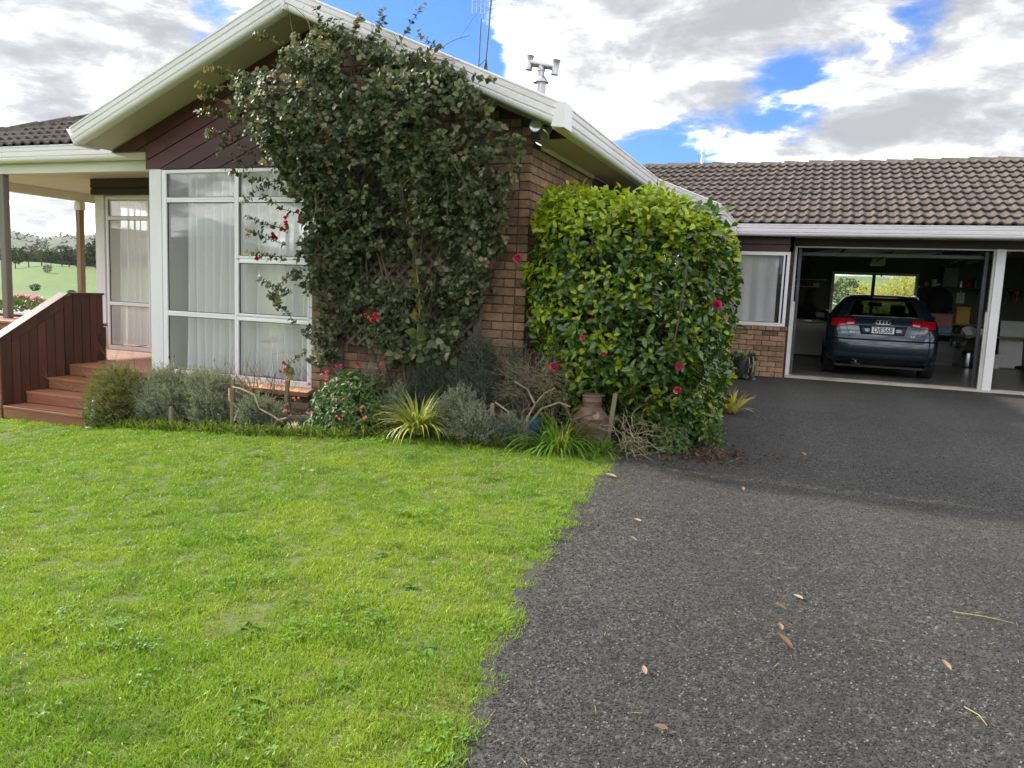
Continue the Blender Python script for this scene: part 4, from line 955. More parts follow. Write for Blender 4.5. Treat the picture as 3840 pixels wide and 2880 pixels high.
for p, s in (((-5.08, 6.25, 1.25), .075), ((-4.72, 6.3, .64), .06), ((-4.78, 6.25, .575), .085), ((-4.93, 6.25, .44), .075), ((-5.12, 6.2, .23), .07), ((-4.94, 6.3, -.26), .045), ((-3.83, 6.3, -.29), .085), ((-4.84, 6.3, -.85), .06), ((-2.73, 6.4, .23), .055)):
    for k in range(4): flower(cl_, np.array(p)+rng.normal(0, s*.35, 3), (rng.normal(0, .6), -1, rng.normal(0, .5)), s*.8, 'red_petal', 8)

# --- shrubs of the bed
def shrub(name, label, cat, x, y, group=None): return thing(name, (x, y, gz(x, y)+.03), label, cat, group, world=True)
# soft green conifer by the steps
s = shrub('juniper_shrub', 'soft yellow-green ferny shrub spilling over the timber steps', 'shrub', -7.0, 6.2)
c = np.array([-6.97, 6.20, gz(-6.97, 6.2)+.02]); P, D = dome(c, .38, .27, .60, 1200, .25, 1.); P[:, 2] += .03
shoots(s, P, D+np.array([-.15, -.2, .12])+rng.normal(0, .35, P.shape), rng.uniform(.07, .14, len(P)), 'juniper_leaf', 'twig', 22, .026, .34, .0012)
b = MB(); [branch(b, c, (rng.normal(0, .6), rng.normal(0, .6), .8), .6, .008, 2, .4, .1, 5, 3) for i in range(7)]; b.build('branches', 'twig', s)
def lavender(name, label, cx_, cy_, rx, ry, h, n, ml, twn, grp=None, ln=(.10, .20), leaf=.026, flowers=0, cat='shrub', per=16, lo=.35):
    s = shrub(name, label, cat, cx_, cy_, grp); c = np.array([cx_, cy_, gz(cx_, cy_)+.03])
    P, D = dome(c, rx, ry, h, n*2, lo, 1.); P += D*lumps(P, 4., .10)[:, None]
    shoots(s, P-D*.12, D*.8+np.array([0, -.05, .8])+rng.normal(0, .28, P.shape), rng.uniform(*ln, len(P)), ml, 'twig', per, leaf*1.55, .24, .0011)
    b = MB(); [branch(b, c, (rng.normal(0, .8), rng.normal(0, .6), .7), h*.5, .009, 2, .55, .05, 6, 2) for i in range(twn)]; b.build('branches', 'twig', s)
    if flowers:
        P, D = dome(c, rx*.9, ry*.9, h*1.02, flowers, .9, 1.); P[:, 2] += .1
        M = frames_from(D*.3+np.array([0, 0, 1.])+rng.normal(0, .1, P.shape), rand_unit(len(P)), np.stack([np.full(len(P), .006), np.full(len(P), .035), np.full(len(P), .006)], 1))
        leafmat('lavender_bloom', [(.05, .035, .06), (.08, .05, .10)], .8, .1) if 'lavender_bloom' not in MATS else None
        link('flower_heads', scatter('flower_heads', STEM, M, P, 'lavender_bloom'), s)
    return s
lavender('lavender_bush', 'rounded grey-green lavender bush next to the ferny shrub by the steps', -6.35, 6.32, .50, .32, .60, 1500, 'lavender_leaf', 16, flowers=14)
lavender('lavender_bush', 'grey lavender bush with dark flower tips under the front window', -5.80, 6.34, .50, .32, .56, 1100, 'lavender_leaf', 16, flowers=16)
# woody old lavender, mostly bare
s = shrub('bare_lavender', 'leggy bare lavender with twisted pale wood below the window sill', 'shrub', -5.15, 6.40)
b = MB(); b2 = MB(); c = Vector((-5.15, 6.42, gz(-5.15, 6.4)+.03))
for i in range(16): branch(b, c+Vector(rng.normal(0, .12, 3))*Vector((1, .6, 0)) if False else c+Vector((rng.normal(0, .15), rng.normal(0, .07), 0)), (rng.normal(0, 1.), -.25, .55), .55, .010, 2, .75, .02, 6, 2)
for p0, pts in (((-5.32, 6.08), [(-5.30, -1.06), (-5.20, -1.07), (-5.05, -1.12), (-4.98, -1.25), (-4.85, -1.30), (-4.72, -1.36)]), ((-5.3, 6.1), [(-5.36, -1.08), (-5.33, -1.2), (-5.25, -1.28), (-5.28, -1.4)]), ((-4.9, 6.05), [(-4.62, -1.30), (-4.75, -1.34), (-4.82, -1.42)])):
    b2.tube([Vector((x, p0[1]+rng.normal(0, .02), z)) for x, z in pts], [.010]*len(pts), 6)
b.build('branches', 'twig', s); b2.build('pale_branches', 'pale_twig', s)
P = np.stack([rng.uniform(-5.75, -4.85, 90), rng.uniform(6.35, 6.6, 90), rng.uniform(-1.18, -.92, 90)], 1)
shoots(s, P, np.array([[0, -.1, 1.]])+rng.normal(0, .3, P.shape), rng.uniform(.10, .22, len(P)), 'lavender_leaf', 'twig', 20, .022, .16, .0016)
P = np.stack([rng.uniform(-5.5, -4.7, 240), rng.uniform(6.2, 6.6, 240), rng.uniform(-1.5, -1.25, 240)], 1)
shoots(s, P, np.array([[0, -.3, .6]])+rng.normal(0, .5, P.shape), rng.uniform(.06, .14, len(P)), 'rosemary_grey', 'twig', 14, .02, .18, .0016, name='low_foliage')
# pink flowering shrub
s = shrub('rhododendron', 'low leafy green shrub with coral pink flowers in the middle of the bed', 'shrub', -4.12, 6.32)
c = np.array([-4.10, 6.38, gz(-4.1, 6.3)]); P, D = dome(c, .50, .38, .56, 420, .45, 1.); P[:, 2] += .03
LM, LL, LY = [], [], []
for p, d in zip(P, D): whorl(p, d+np.array([0, -.2, .35]), rng.integers(5, 8), .05, .085, False)
link('foliage', scatter('foliage', leaf_shape(.36, .2, .25), np.array(LM), np.array(LL), 'rhodo_leaf'), s)
b = MB(); [branch(b, c, (rng.normal(0, .8), rng.normal(0, .6), .8), .55, .008, 1, .4, .1, 5, 3) for i in range(9)]; b.build('branches', 'twig', s)
for x, z in ((-4.72, -.98), (-4.55, -1.12), (-4.42, -.96), (-4.35, -1.22), (-4.10, -1.10), (-4.03, -1.24), (-3.82, -1.14), (-3.75, -1.22), (-4.62, -1.25), (-4.25, -.90)):
    for k in range(3): flower(s, (x+rng.normal(0, .02), 6.02+.12*((z+1.3)/.4)+rng.normal(0, .02), z+rng.normal(0, .015)), (rng.normal(0, .5), -1, .4), .042, 'coral_petal', 6)
# red blooms behind it
s = shrub('red_flowering_plant', 'thin stemmed plant with small crimson flowers below the climber', 'plant', -4.2, 6.62)
b = MB(); 
for x, z in ((-4.35, -.80), (-4.15, -.78), (-3.95, -.84), (-3.85, -.75), (-3.78, -.98), (-4.5, -.9), (-4.05, -.92)):
    b.tube([Vector((x*.6-4.15*.4, 6.62, gz(-4.2, 6.6))), Vector((x*.8-4.15*.2, 6.6, -1.15)), Vector((x, 6.55, z))], [.004, .003, .002], 4)
    for k in range(2): flower(s, (x+rng.normal(0, .02), 6.53, z+rng.normal(0, .015)), (rng.normal(0, .5), -1, .2), .06, 'pink_petal', 7)
b.build('stems', 'twig', s)
LM, LL, LY = [], [], []
for i in range(60): whorl((rng.uniform(-4.5, -3.75), rng.uniform(6.55, 6.68), rng.uniform(-1.15, -.85)), (rng.normal(0, .5), -.8, .5), 3, .03, .06, False)
link('foliage', scatter('foliage', LEAF, np.array(LM), np.array(LL), 'rhodo_leaf'), s)
lavender('lavender_bush', 'small silver lavender sprigs poking up behind the pink flowers', -4.0, 6.5, .22, .12, .62, 170, 'lavender_leaf', 5, lo=.6)
lavender('lavender_bush', 'low grey lavender in front of the bare twisted wood', -5.05, 6.16, .34, .20, .30, 320, 'lavender_leaf', 5)
lavender('lavender_bush', 'grey green lavender mound between the pink shrub and the variegated lily', -3.62, 6.38, .26, .20, .46, 300, 'rosemary_grey', 6)
lavender('lavender_bush', 'low silvery lavender between the variegated lily and the small rosemary', -2.78, 6.22, .26, .18, .34, 300, 'lavender_leaf', 5)
# strap leaved plants
def blade(curve, n=7, w=1., drop=1.):
    vs, fs = [], []
    for i in range(n+1):
        t_ = i/n; x = .5*w*(1-t_**3)*(.75+.25*math.sin(math.pi*min(1, t_*1.2))); a = t_*curve
        y = math.sin(a)/curve; z = (1-math.cos(a))/curve
        vs += [(-x, y, -z*drop), (0, y, -z*drop-.25*x*0), (x, y, -z*drop)]
    for i in range(n):
        a = 3*i; fs += [(a, a+1, a+4, a+3), (a+1, a+2, a+5, a+4)]
    return vs, fs
def strap(name, label, x, y, n, ln, wd, m, curve=(1., 2.2), tilt=(.15, .9), rad_=.06, cat='plant', group=None, mz=0.):
    s = shrub(name, label, cat, x, y, group); c = np.array([x, y, gz(x, y)+.02+mz]); k = 0
    for cv in np.linspace(*curve, 4):
        a = rng.uniform(0, 6.283, n//4); tl = rng.uniform(*tilt, n//4)
        out = np.stack([np.cos(a), np.sin(a), np.zeros_like(a)], 1); d = out*np.sin(tl)[:, None]+np.array([0, 0, 1.])*np.cos(tl)[:, None]
        upv = np.array([0, 0, 1.])*np.sin(tl)[:, None]-out*np.cos(tl)[:, None]
        L = rng.uniform(.6, 1.1, n//4)*ln; W = rng.uniform(.7, 1.2, n//4)*wd
        M = frames_from(d, upv, np.stack([W, L, L], 1)); O = c+out*rng.uniform(0, rad_, (n//4, 1))
        link('leaves', scatter('leaves', blade(cv), M, O, m), s)
    return s
s = strap('spider_lily', 'variegated yellow-striped clump of arching strap leaves in the bed', -3.30, 6.22, 240, .50, .020, 'lily_leaf', (.8, 2.2), (.05, .85), .12, mz=.05)
strap('daylily_clump', 'bright green clump of grassy strap leaves in front of the milk can', -1.98, 6.34, 210, .52, .017, 'strap_leaf', (1.0, 2.4), (.15, 1.15), .16)
strap('daylily_clump', 'small tuft of grassy strap leaves at the foot of the milk can', -1.60, 6.34, 44, .33, .012, 'strap_leaf', (1.2, 2.4), (.2, 1.1), .10)
s = strap('daylily_leaves', 'two flattened yellowed strap leaves lying in the grassy clump by the milk can', -1.93, 6.26, 8, .26, .024, 'strap_yellow', (.5, .8), (.1, .5), .10)
strap('spider_lily', 'little tuft of variegated strap leaves left of the brown dead lavender', -3.52, 6.22, 36, .28, .014, 'lily_leaf', (1.0, 2.2), (.3, 1.1), .08)
strap('flax_tuft', 'small yellow flax tuft at the far foot of the clipped camellia', -.80, 9.25, 40, .42, .035, 'strap_yellow', (.5, 1.2), (.2, .9), .08)
# brown dead lavender and greys
s = lavender('lavender_bush', 'dead brown lavender with a few grey tips right of the variegated lily', -2.95, 6.34, .32, .26, .50, 240, 'rosemary_grey', 10, lo=.6)
b = MB(); c = Vector((-2.92, 6.36, gz(-2.9, 6.3)+.05))
for i in range(75): branch(b, c+Vector((rng.normal(0, .14), rng.normal(0, .08), rng.uniform(0, .25))), (rng.normal(0, 1), rng.normal(-.4, .6), rng.normal(.2, .5)), .20, .0035, 1, .9, .0, 6, 2)
b.build('dead_twigs', 'twig', s)
lavender('rosemary_bush', 'dark blue-green rosemary growing against the brick wall', -2.88, 6.66, .36, .18, .92, 800, 'rosemary_leaf', 10, ln=(.14, .26), leaf=.024, lo=.3)
lavender('rosemary_bush', 'dark rosemary behind the variegated lily under the climber', -3.42, 6.68, .34, .16, .72, 520, 'rosemary_leaf', 6, ln=(.12, .24), leaf=.024, lo=.3)
lavender('rosemary_bush', 'tall dark rosemary stems right beside the clipped camellia', -2.52, 6.60, .20, .16, .85, 330, 'rosemary_leaf', 6, ln=(.14, .26), leaf=.024, lo=.3)
lavender('rosemary_bush', 'small low grey rosemary at the lawn edge left of the grassy clump', -2.45, 6.30, .24, .17, .30, 420, 'rosemary_grey', 8, ln=(.08, .16), leaf=.022)
# dead twiggy bush by the camellia
s = shrub('dead_bush', 'pale dead bush of fine twigs leaning on the clipped camellia', 'shrub', -2.25, 6.45)
b = MB(); b2 = MB()
for pts in ([(-2.36, -1.36), (-2.30, -1.15), (-2.22, -.98), (-2.14, -.88), (-2.05, -.83)], [(-2.30, -1.2), (-2.16, -1.02), (-2.0, -.95), (-1.9, -.98)], [(-2.22, -.98), (-2.3, -.86), (-2.42, -.8)], [(-2.34, -1.28), (-2.48, -1.08), (-2.6, -1.0)]):
    b2.tube([Vector((x, 6.38+rng.normal(0, .02), z)) for x, z in pts], [.011*(1-.5*i/len(pts)) for i in range(len(pts))], 6)
for i in range(170):
    p = Vector((rng.normal(-2.22, .14), rng.normal(6.40, .06), rng.normal(-.80, .07))); branch(b, p, (rng.normal(-.3, .7), rng.normal(-.3, .4), rng.normal(.35, .45)), rng.uniform(.12, .26), .0024, 1, .45, .02, 4, 2)
for i in range(60):
    p = Vector((rng.uniform(-2.5, -1.85), rng.normal(6.40, .06), rng.uniform(-1.2, -.9))); branch(b, p, rand_unit(1)[0], rng.uniform(.1, .22), .0024, 1, .6, .0, 4, 2)
b.build('twigs', 'twig', s); b2.build('branches', 'pale_twig', s)
s = shrub('dry_twigs', 'tangle of curly pale twigs between milk can and camellia', 'twigs', -1.40, 6.48)
b = MB()
for i in range(34): branch(b, (rng.normal(-1.40, .09), rng.normal(6.48, .05), gz(-1.4, 6.5)+rng.uniform(0, .25)), (rng.normal(.2, .8), rng.normal(-.4, .4), rng.normal(.4, .6)), rng.uniform(.2, .4), .0038, 1, .8, -.02, 7, 2)
b.build('twigs', 'pale_twig', s)
# low leafy seedlings at the foot of the camellia
for (x, y, rx, h, lab) in ((-1.10, 6.82, .22, .30, 'low dark seedling with reddish leaves at the front foot of the camellia'), (-.86, 7.35, .22, .34, 'low grey-green seedling shrub at the driveway corner of the camellia'), (-1.40, 6.62, .14, .16, 'tiny leafy seedling beside the curly twigs')):
    s = shrub('seedling', lab, 'plant', x, y); P, D = dome((x, y, gz(x, y)), rx, rx*.8, h, int(380*rx/.22), .3, 1.); LM, LL, LY = [], [], []
    for p, d in zip(P, D): whorl(p, d+np.array([0, -.3, .3]), 4, .028, .05, rng.random() < .12)
    LM, LL, LY = np.array(LM), np.array(LL), np.array(LY)
    link('foliage', scatter('foliage', LEAF, LM[~LY], LL[~LY], 'rhodo_leaf'), s); link('foliage', scatter('foliage', LEAF, LM[LY], LL[LY], 'brown_leaf'), s)
# weeds between
LM, LL, LY = [], [], []
for i in range(330):
    x = rng.uniform(-7.1, -1.5); yb = float(np.interp(x, [p[0] for p in bl], [p[1] for p in bl])); y = yb+abs(rng.normal(0, .14)); whorl((x, y, gz(x, y)+rng.uniform(.01, .10)), (rng.normal(0, .4), -.3, 1), 3, .018, .038, False)
link('bed_weeds', scatter('bed_weeds', LEAFW, np.array(LM), np.array(LL), 'weed_leaf'), None, label='low green weeds along the front edge of the garden bed', cat='weeds', kind='stuff')
n = 1500; x = rng.uniform(-7.2, -1.5, n); y = np.interp(x, [p[0] for p in bl], [p[1] for p in bl])+np.abs(rng.normal(0, .09, n))-.02
M = frames_from(np.stack([rng.normal(0, .5, n), rng.normal(-.2, .5, n), np.ones(n)], 1), rand_unit(n), np.stack([rng.uniform(.004, .008, n), rng.uniform(.06, .17, n), rng.uniform(.06, .17, n)], 1))
leafmat('bed_grass', [(.11, .19, .03), (.16, .25, .04), (.22, .26, .08), (.09, .16, .025)], .6, .35, .2)
link('edge_grass', scatter('edge_grass', leaf_shape(1., .1, .5), M, np.stack([x, y, gh(x, y)], 1), 'bed_grass'), None, label='unmown grass fringe along the garden bed', cat='grass', kind='stuff')
# dry bracken leaf
s = shrub('dried_frond', 'bleached cream dried frond lying at the lawn edge', 'leaf', -4.5, 6.0)
M = frames_from(np.stack([rng.normal(.1, .5, 22), np.full(22, -.3), np.abs(rng.normal(.5, .4, 22))], 1), rand_unit(22), rng.uniform(.07, .13, 22))
link('blades', scatter('blades', leaf_shape(.35, .2, .4), M, np.array([-4.5, 6.0, gz(-4.5, 6.)+.02])+rng.normal(0, .035, (22, 3))*[1, .5, .6], 'pale_leaf'), s)
# stakes
for x, y, z1, lean, lab in ((-5.36, 6.12, -.99, .02, 'greenish wooden stake left of the twisted bare lavender'), (-4.88, 6.32, -.98, .05, 'wooden stake just left of the pink flowering shrub'), (-2.62, 6.35, -1.02, .0, 'short square stake left of the dead pale bush'), (-1.62, 6.62, -.86, .06, 'mossy leaning stake right of the milk can'), (-6.05, 6.02, -1.33, .0, 'short thin stake in front of the lavender')):
    p = thing('wooden_stake', (x, y, gz(x, y)), lab, 'stake', 'wooden stakes in the garden bed', world=True)
    MB().bar((x, y, gz(x, y)-.05), (x+lean, y, z1), .038, .022, (0, 1, 0)).build('shaft', 'stake', p); MB().add([(x+lean-.018, y-.011, z1), (x+lean+.018, y-.011, z1), (x+lean+.018, y+.011, z1), (x+lean-.018, y+.011, z1), (x+lean+.012, y, z1+.014)], [(0, 1, 4), (1, 2, 4), (2, 3, 4), (3, 0, 4)]).build('tip', 'stake', p)
# ---------------------------------------------------------------- the car
m = bpy.data.materials.new('car_paint'); m.use_nodes = True; t = NT(m.node_tree); MATS['car_paint'] = m
p_ = t.n('ShaderNodeBsdfPrincipled', Base_Color=(.020, .034, .052), Roughness=.26, Metallic=.6); p_.inputs['Coat Weight'].default_value = 1.; p_.inputs['Coat Roughness'].default_value = .03
t.n('ShaderNodeOutputMaterial', i0=p_)
mat('tyre', (.018, .018, .019), (.012, .012, .012), .8, 20); mat('chrome', (.75, .76, .78), rough=.12, metal=1.); mat('red_lens', (.38, .004, .010), (.30, .003, .008), .12, 20, coat=1.)
mat('clear_lens', (.62, .36, .38), (.75, .55, .55), .15, 30, coat=1.); mat('plate_white', (.82, .84, .86), rough=.35); mat('plate_black', (.012, .013, .02), rough=.4)
mat('car_trim', (.012, .013, .015), rough=.35); mat('seat', (.02, .02, .022), (.03, .03, .032), .8, 20); mat('badge', (.72, .74, .76), rough=.22, metal=.9); mat('plate_reflection', (.10, .13, .18), rough=.2, metal=.8, coat=1.)
CX, CY, CZ = 1.13, 14.32, -1.215
car = thing('parked_car', (CX, CY, CZ), 'dark blue-grey hatchback parked nose in inside the open garage', 'car')
ROW = [(.20, .74, .22, .25, 4.0), (.27, .82, .10, .25, 4.12), (.34, .862, .035, .25, 4.2), (.42, .872, .010, .25, 4.22), (.52, .878, .0, .25, 4.22), (.60, .882, .008, .25, 4.2), (.635, .883, .016, .25, 4.18), (.648, .880, .045, .25, 4.16), (.66, .880, .066, .24, 4.15),
       (.74, .882, .082, .24, 4.08), (.82, .880, .105, .24, 3.95), (.90, .868, .135, .24, 3.5), (.955, .852, .162, .24, 3.2), (.985, .838, .19, .24, 3.05), (1.02, .815, .222, .24, 2.95), (1.10, .77, .305, .23, 2.72), (1.20, .715, .41, .22, 2.45), (1.30, .655, .515, .21, 2.2), (1.335, .63, .545, .2, 2.1), (1.36, .60, .60, .2, 2.02), (1.395, .53, .78, .2, 1.9), (1.415, .42, 1.0, .2, 1.75)]
def outline(w_, y0, r, y1):
    pts = []; n = 8
    for i in range(n+1): pts.append((-(w_-r)+2*(w_-r)*i/n, y0+.045*((2*i/n-1)**2)))
    for k in range(1, 7): a = math.pi/2*k/6; pts.append((w_-r+r*math.sin(a), y0+.045+r-r*math.cos(a)))
    ys_ = [.30, .48, .52, .80]
    for f in ys_: pts.append((w_, y0+.045+r+(y1-y0-.045-r-.3)*f))
    for k in range(0, 6): a = math.pi/2*k/5; pts.append((w_-.3*(1-math.cos(a)), y1-.3+.3*math.sin(a)))
    fr_ = [(w_-.3)*(1-2*i/8) for i in range(1, 8)]
    pts += [(x, y1+.05*(1-(x/(w_-.3))**2)) for x in fr_]
    left = [(-x, y) for x, y in reversed(pts[9:-7])]
    return pts+left
ring = [outline(*r[1:]) for r in ROW]; NP = len(ring[0])
vs = [(x, y, ROW[i][0]) for i in range(len(ROW)) for x, y in ring[i]]; body = []; hole = []
zrow = [r[0] for r in ROW]
for i in range(len(ROW)-1):
    for k in range(NP):
        f = (i*NP+k, i*NP+(k+1) % NP, (i+1)*NP+(k+1) % NP, (i+1)*NP+k)
        zl, zh = zrow[i], zrow[i+1]; mx = sum(vs[q][0] for q in f)/4; my = sum(vs[q][1] for q in f)/4
        rear = k < 8; side = (abs(mx) > .6 and 14 <= k <= 18) or (abs(mx) > .6 and NP-13 < k < NP-6 and my > .9); frontg = my > 1.9 and abs(mx) < .62 and zl >= 1.0
        if zl >= .985 and zh <= 1.34 and (rear and 1 <= k <= 6 and zl >= 1.02-.001 or frontg): hole.append(f); continue
        body.append(f)
top = tuple((len(ROW)-1)*NP+k for k in range(NP)); bot = tuple(range(NP))[::-1]
bd = MB().add(vs, body+[top, bot]).build('body', 'car_paint', car, True)
def ry(x, z):
    """y of the car's tail at height z, distance x from its middle"""
    r = [np.interp(z, zrow, [q[j] for q in ROW]) for j in (1, 2, 3)]
    ax = abs(x); w_, y0, rr = r
    if ax <= w_-rr: return y0+.045*(ax/(w_-rr))**2
    return y0+.045+rr-math.sqrt(max(0, rr*rr-(ax-(w_-rr))**2))
def patch(poly4, off, nx=8, nz=5, thick=.012):
    """a panel lying on the tail: poly4 corners (x,z) bl,br,tr,tl"""
    b = MB(); (a, c, d, e_) = poly4; fr_, bk = [], []
    for j in range(nz+1):
        for i in range(nx+1):
            u, v = i/nx, j/nz
            x = (a[0]*(1-u)+c[0]*u)*(1-v)+(e_[0]*(1-u)+d[0]*u)*v; z = (a[1]*(1-u)+c[1]*u)*(1-v)+(e_[1]*(1-u)+d[1]*u)*v
            y = ry(x, z); fr_.append((x, y-off, z)); bk.append((x, y-off+thick, z))
    n = (nx+1)*(nz+1); fs = []
    for j in range(nz):
        for i in range(nx):
            q = j*(nx+1)+i; fs.append((q, q+1, q+nx+2, q+nx+1)); fs.append((n+q, n+q+nx+1, n+q+nx+2, n+q+1))
    rim = [i for i in range(nx+1)]+[j*(nx+1)+nx for j in range(1, nz+1)]+[nz*(nx+1)+i for i in range(nx-1, -1, -1)]+[j*(nx+1) for j in range(nz-1, 0, -1)]
    for i in range(len(rim)): p, q = rim[i], rim[(i+1) % len(rim)]; fs.append((p, n+p, n+q, q))
    return b.add(fr_+bk, fs)
rw_ = patch([(-.60, 1.015), (.60, 1.015), (.475, 1.325), (-.475, 1.325)], .006, 10, 6, .004).build('rear_window', 'dark_glass', car, 'all')
for q in ([(-.62, 1.0), (.62, 1.0), (.60, 1.035), (-.60, 1.035)], [(-.50, 1.30), (.50, 1.30), (.475, 1.338), (-.475, 1.338)], [(-.63, 1.0), (-.56, 1.0), (-.43, 1.335), (-.50, 1.335)], [(.56, 1.0), (.63, 1.0), (.50, 1.335), (.43, 1.335)]):
    patch(q, .009, 6, 6, .004).build('window_band', 'car_trim', car, 'all')
MB().prism([(.42, 1.352), (.44, 1.375), (.75, 1.40), (.75, 1.37)], 'x', -.50, .50).build('spoiler', 'car_paint', car)
MB().box(-.19, .19, .414, .43, 1.356, 1.372).build('brake_light', 'red_lens', car)
for s in (-1, 1):
    lo = patch([(s*.585, .868), (s*.815, .862), (s*.800, .985), (s*.585, .995)] if s > 0 else [(-.815, .862), (-.585, .868), (-.585, .995), (-.800, .985)], .010).build('tail_light', 'red_lens', car, True)
    li = patch([(.425, .895), (.575, .878), (.575, .995), (.445, .985)] if s > 0 else [(-.575, .878), (-.425, .895), (-.445, .985), (-.575, .995)], .010).build('tail_light', 'red_lens', car, True)
    patch([(.45, .905), (.56, .893), (.56, .922), (.455, .930)] if s > 0 else [(-.56, .893), (-.45, .905), (-.455, .930), (-.56, .922)], .014, 6, 3, .005).build('reversing_lens', 'clear_lens', li)
    # shut line of the hatch
    for (x0, z0), (x1, z1) in (((.575, .88), (.50, .665)), ((.43, .89), (.575, .88))):
        n = 8; patch([(s*x0-.004, z0), (s*x0+.004, z0), (s*x1+.004, z1), (s*x1-.004, z1)], .0015, 1, n, .004).build('shut_line', 'car_trim', car)
    # roof rails
    MB().tube([Vector((s*.555, .80, 1.372)), Vector((s*.558, .90, 1.402)), Vector((s*.565, 1.4, 1.418)), Vector((s*.56, 2.0, 1.39))], .016, 8).build('roof_rail', 'chrome', car, True)
    # mirror
    mi = MB().box(-.11, .11, -.05, .05, -.075, .075, .03).build('mirror', 'car_trim', car); mi.location = (s*.98, 2.55, .99)
    for yy in (.80, 3.38):                                           # wheels
        wl = MB(); prof_ = [(.20, -.10), (.30, -.105), (.318, -.085), (.318, .085), (.30, .105), (.20, .10)]
        wl.lathe(prof_, 32); ty = wl.build('wheel', 'tyre', car, True); ty.rotation_euler = (0, rad(90), 0); ty.location = (s*.775, yy, .318)
        rim = MB().lathe([(.0, -.06), (.05, -.05), (.19, -.075), (.205, -.09), (.205, .09), (.19, .09)], 24).build('rim', 'steel', ty, True)
        for gx in (-.05, 0, .05): MB().lathe([(.3185, gx-.004), (.3192, gx), (.3185, gx+.004)], 32, cap=False).build('tread_groove', 'plate_black', ty)
patch([(-.335, .735), (.335, .735), (.375, .885), (-.375, .885)], .004, 10, 4, .006).build('plate_recess', 'car_trim', car, 'all')
for s in (-1, 1): patch([(min(s*.19, s*.285), .757), (max(s*.19, s*.285), .757), (max(s*.19, s*.30), .865), (min(s*.19, s*.30), .865)], .008, 4, 3, .004).build('recess_reflection', 'plate_reflection', car, 'all')  # bluish panels beside the plate paint a reflection into the recess
pl = MB().box(-.18, .18, .060, .068, .752, .874, .002).build('number_plate', 'plate_white', car)
for q in ((-.18, .18, .866, .874), (-.18, .18, .752, .760), (-.18, -.172, .760, .866), (.172, .18, .760, .866)): MB().box(q[0], q[1], .0575, .0598, q[2], q[3]).build('border', 'plate_black', pl)
def text(body_, size, m, parent, loc, rot=(rad(90), 0, 0), ext=.0015, sx=1., name='lettering', bold=0.):
    cu = bpy.data.curves.new('lettering', 'FONT'); cu.body = body_; cu.size = size; cu.extrude = ext; cu.align_x = 'CENTER'; cu.align_y = 'CENTER'; cu.offset = bold
    o = bpy.data.objects.new('tmp', cu); COL.objects.link(o); bpy.context.view_layer.update()
    me = bpy.data.meshes.new_from_object(o); bpy.data.objects.remove(o); me.materials.clear(); me.materials.append(MATS[m])
    return link(name, me, parent, loc, rot, scale=(sx, 1, 1))
text('DJE568', .118, 'plate_black', pl, (0, .0585, .812), sx=.84, bold=.0018)
text('A3', .055, 'badge', car, (-.47, ry(.47, .75)-.008, .762), sx=1.25, bold=.001); text('2.0', .042, 'badge', car, (.46, ry(.46, .72)-.008, .722), sx=1.25, bold=.001)
for i in range(4):                                                # the four rings
    a = MB(); x = -.078+i*.052; pts = [Vector((x+.034*math.cos(k*2*math.pi/24), 0, .945+.034*math.sin(k*2*math.pi/24))) for k in range(25)]
    a.tube([Vector((p.x, ry(p.x, p.z)-.006, p.z)) for p in pts], .0052, 6, False); a.build('badge_ring', 'badge', car, True)
for x in (-.415, -.335):
    o = MB().lathe([(.036, 0), (.040, .004), (.040, .10), (.034, .10), (.034, .006)], 20, cap=False).build('exhaust_pipe', 'chrome', car, True); o.rotation_euler = (rad(-90), 0, 0); o.location = (x, .05, .262)
MB().prism([(-.72, .20), (.72, .20), (.66, .165), (-.66, .165)], 'y', .24, 3.9).build('underbody', 'car_trim', car)
patch([(-.70, .215), (.70, .215), (.80, .34), (-.80, .34)], .004, 14, 4, .01).build('valance', 'car_trim', car, True)
# inside
MB().box(-.70, .70, .5, 3.1, .50, .56).build('cabin_floor', 'seat', car)
MB().box(-.66, .66, .30, .95, .90, .93).build('parcel_shelf', 'seat', car)
for x in (-.38, .0, .38): MB().box(x-.12, x+.12, .98, 1.06, .98, 1.08, .03).build('headrest', 'seat', car)
MB().box(-.62, .62, .95, 1.10, .56, .96, .04).build('rear_seat', 'seat', car)
for x in (-.36, .36):
    sb_ = MB().box(x-.24, x+.24, 1.85, 2.0, .56, 1.06, .05).build('front_seat', 'seat', car); MB().box(x-.13, x+.13, 1.88, 1.96, 1.07, 1.25, .035).build('headrest', 'seat', sb_)
MB().box(-.12, .12, 2.42, 2.44, 1.22, 1.28, .008).build('inner_mirror', 'seat', car)

# ---------------------------------------------------------------- garage contents
mat('pink_plastic', (.42, .13, .13), (.36, .10, .11), .5, 6); mat('blue_plastic', (.03, .20, .38), (.025, .16, .32), .4, 6); mat('yellow_plastic', (.62, .34, .035), (.50, .26, .03), .5, 6)
mat('red_plastic', (.42, .02, .02), (.34, .02, .02), .5, 6); mat('white_panel', (.68, .68, .66), (.60, .60, .58), .5, 1.5, dirt=.1); mat('card', (.42, .34, .24), (.36, .28, .19), .8, 5)
mat('black_cloth', (.012, .012, .014), (.02, .02, .022), .9, 12); mat('wood_shelf', (.30, .23, .16), (.22, .165, .11), .7, 4, stretch=(.2, 1, 1)); mat('wicker', (.09, .065, .05), (.05, .038, .03), .8, 40, bump=.8, bscale=90)
glassmat('plastic_bag', (.75, .78, .8), .25, 4.)
FZ = -1.215
def lathe_thing(name, label, cat, x, y, z, prof, m, n=24, group=None):
    o = MB().lathe(prof, n).build(name, m, None, True, label=label, cat=cat, group=group); o.location = (x, y, z); return o
fz = thing('chest_freezer', (-.07, 19.45, FZ), 'white chest freezer against the back wall left of the car', 'freezer')
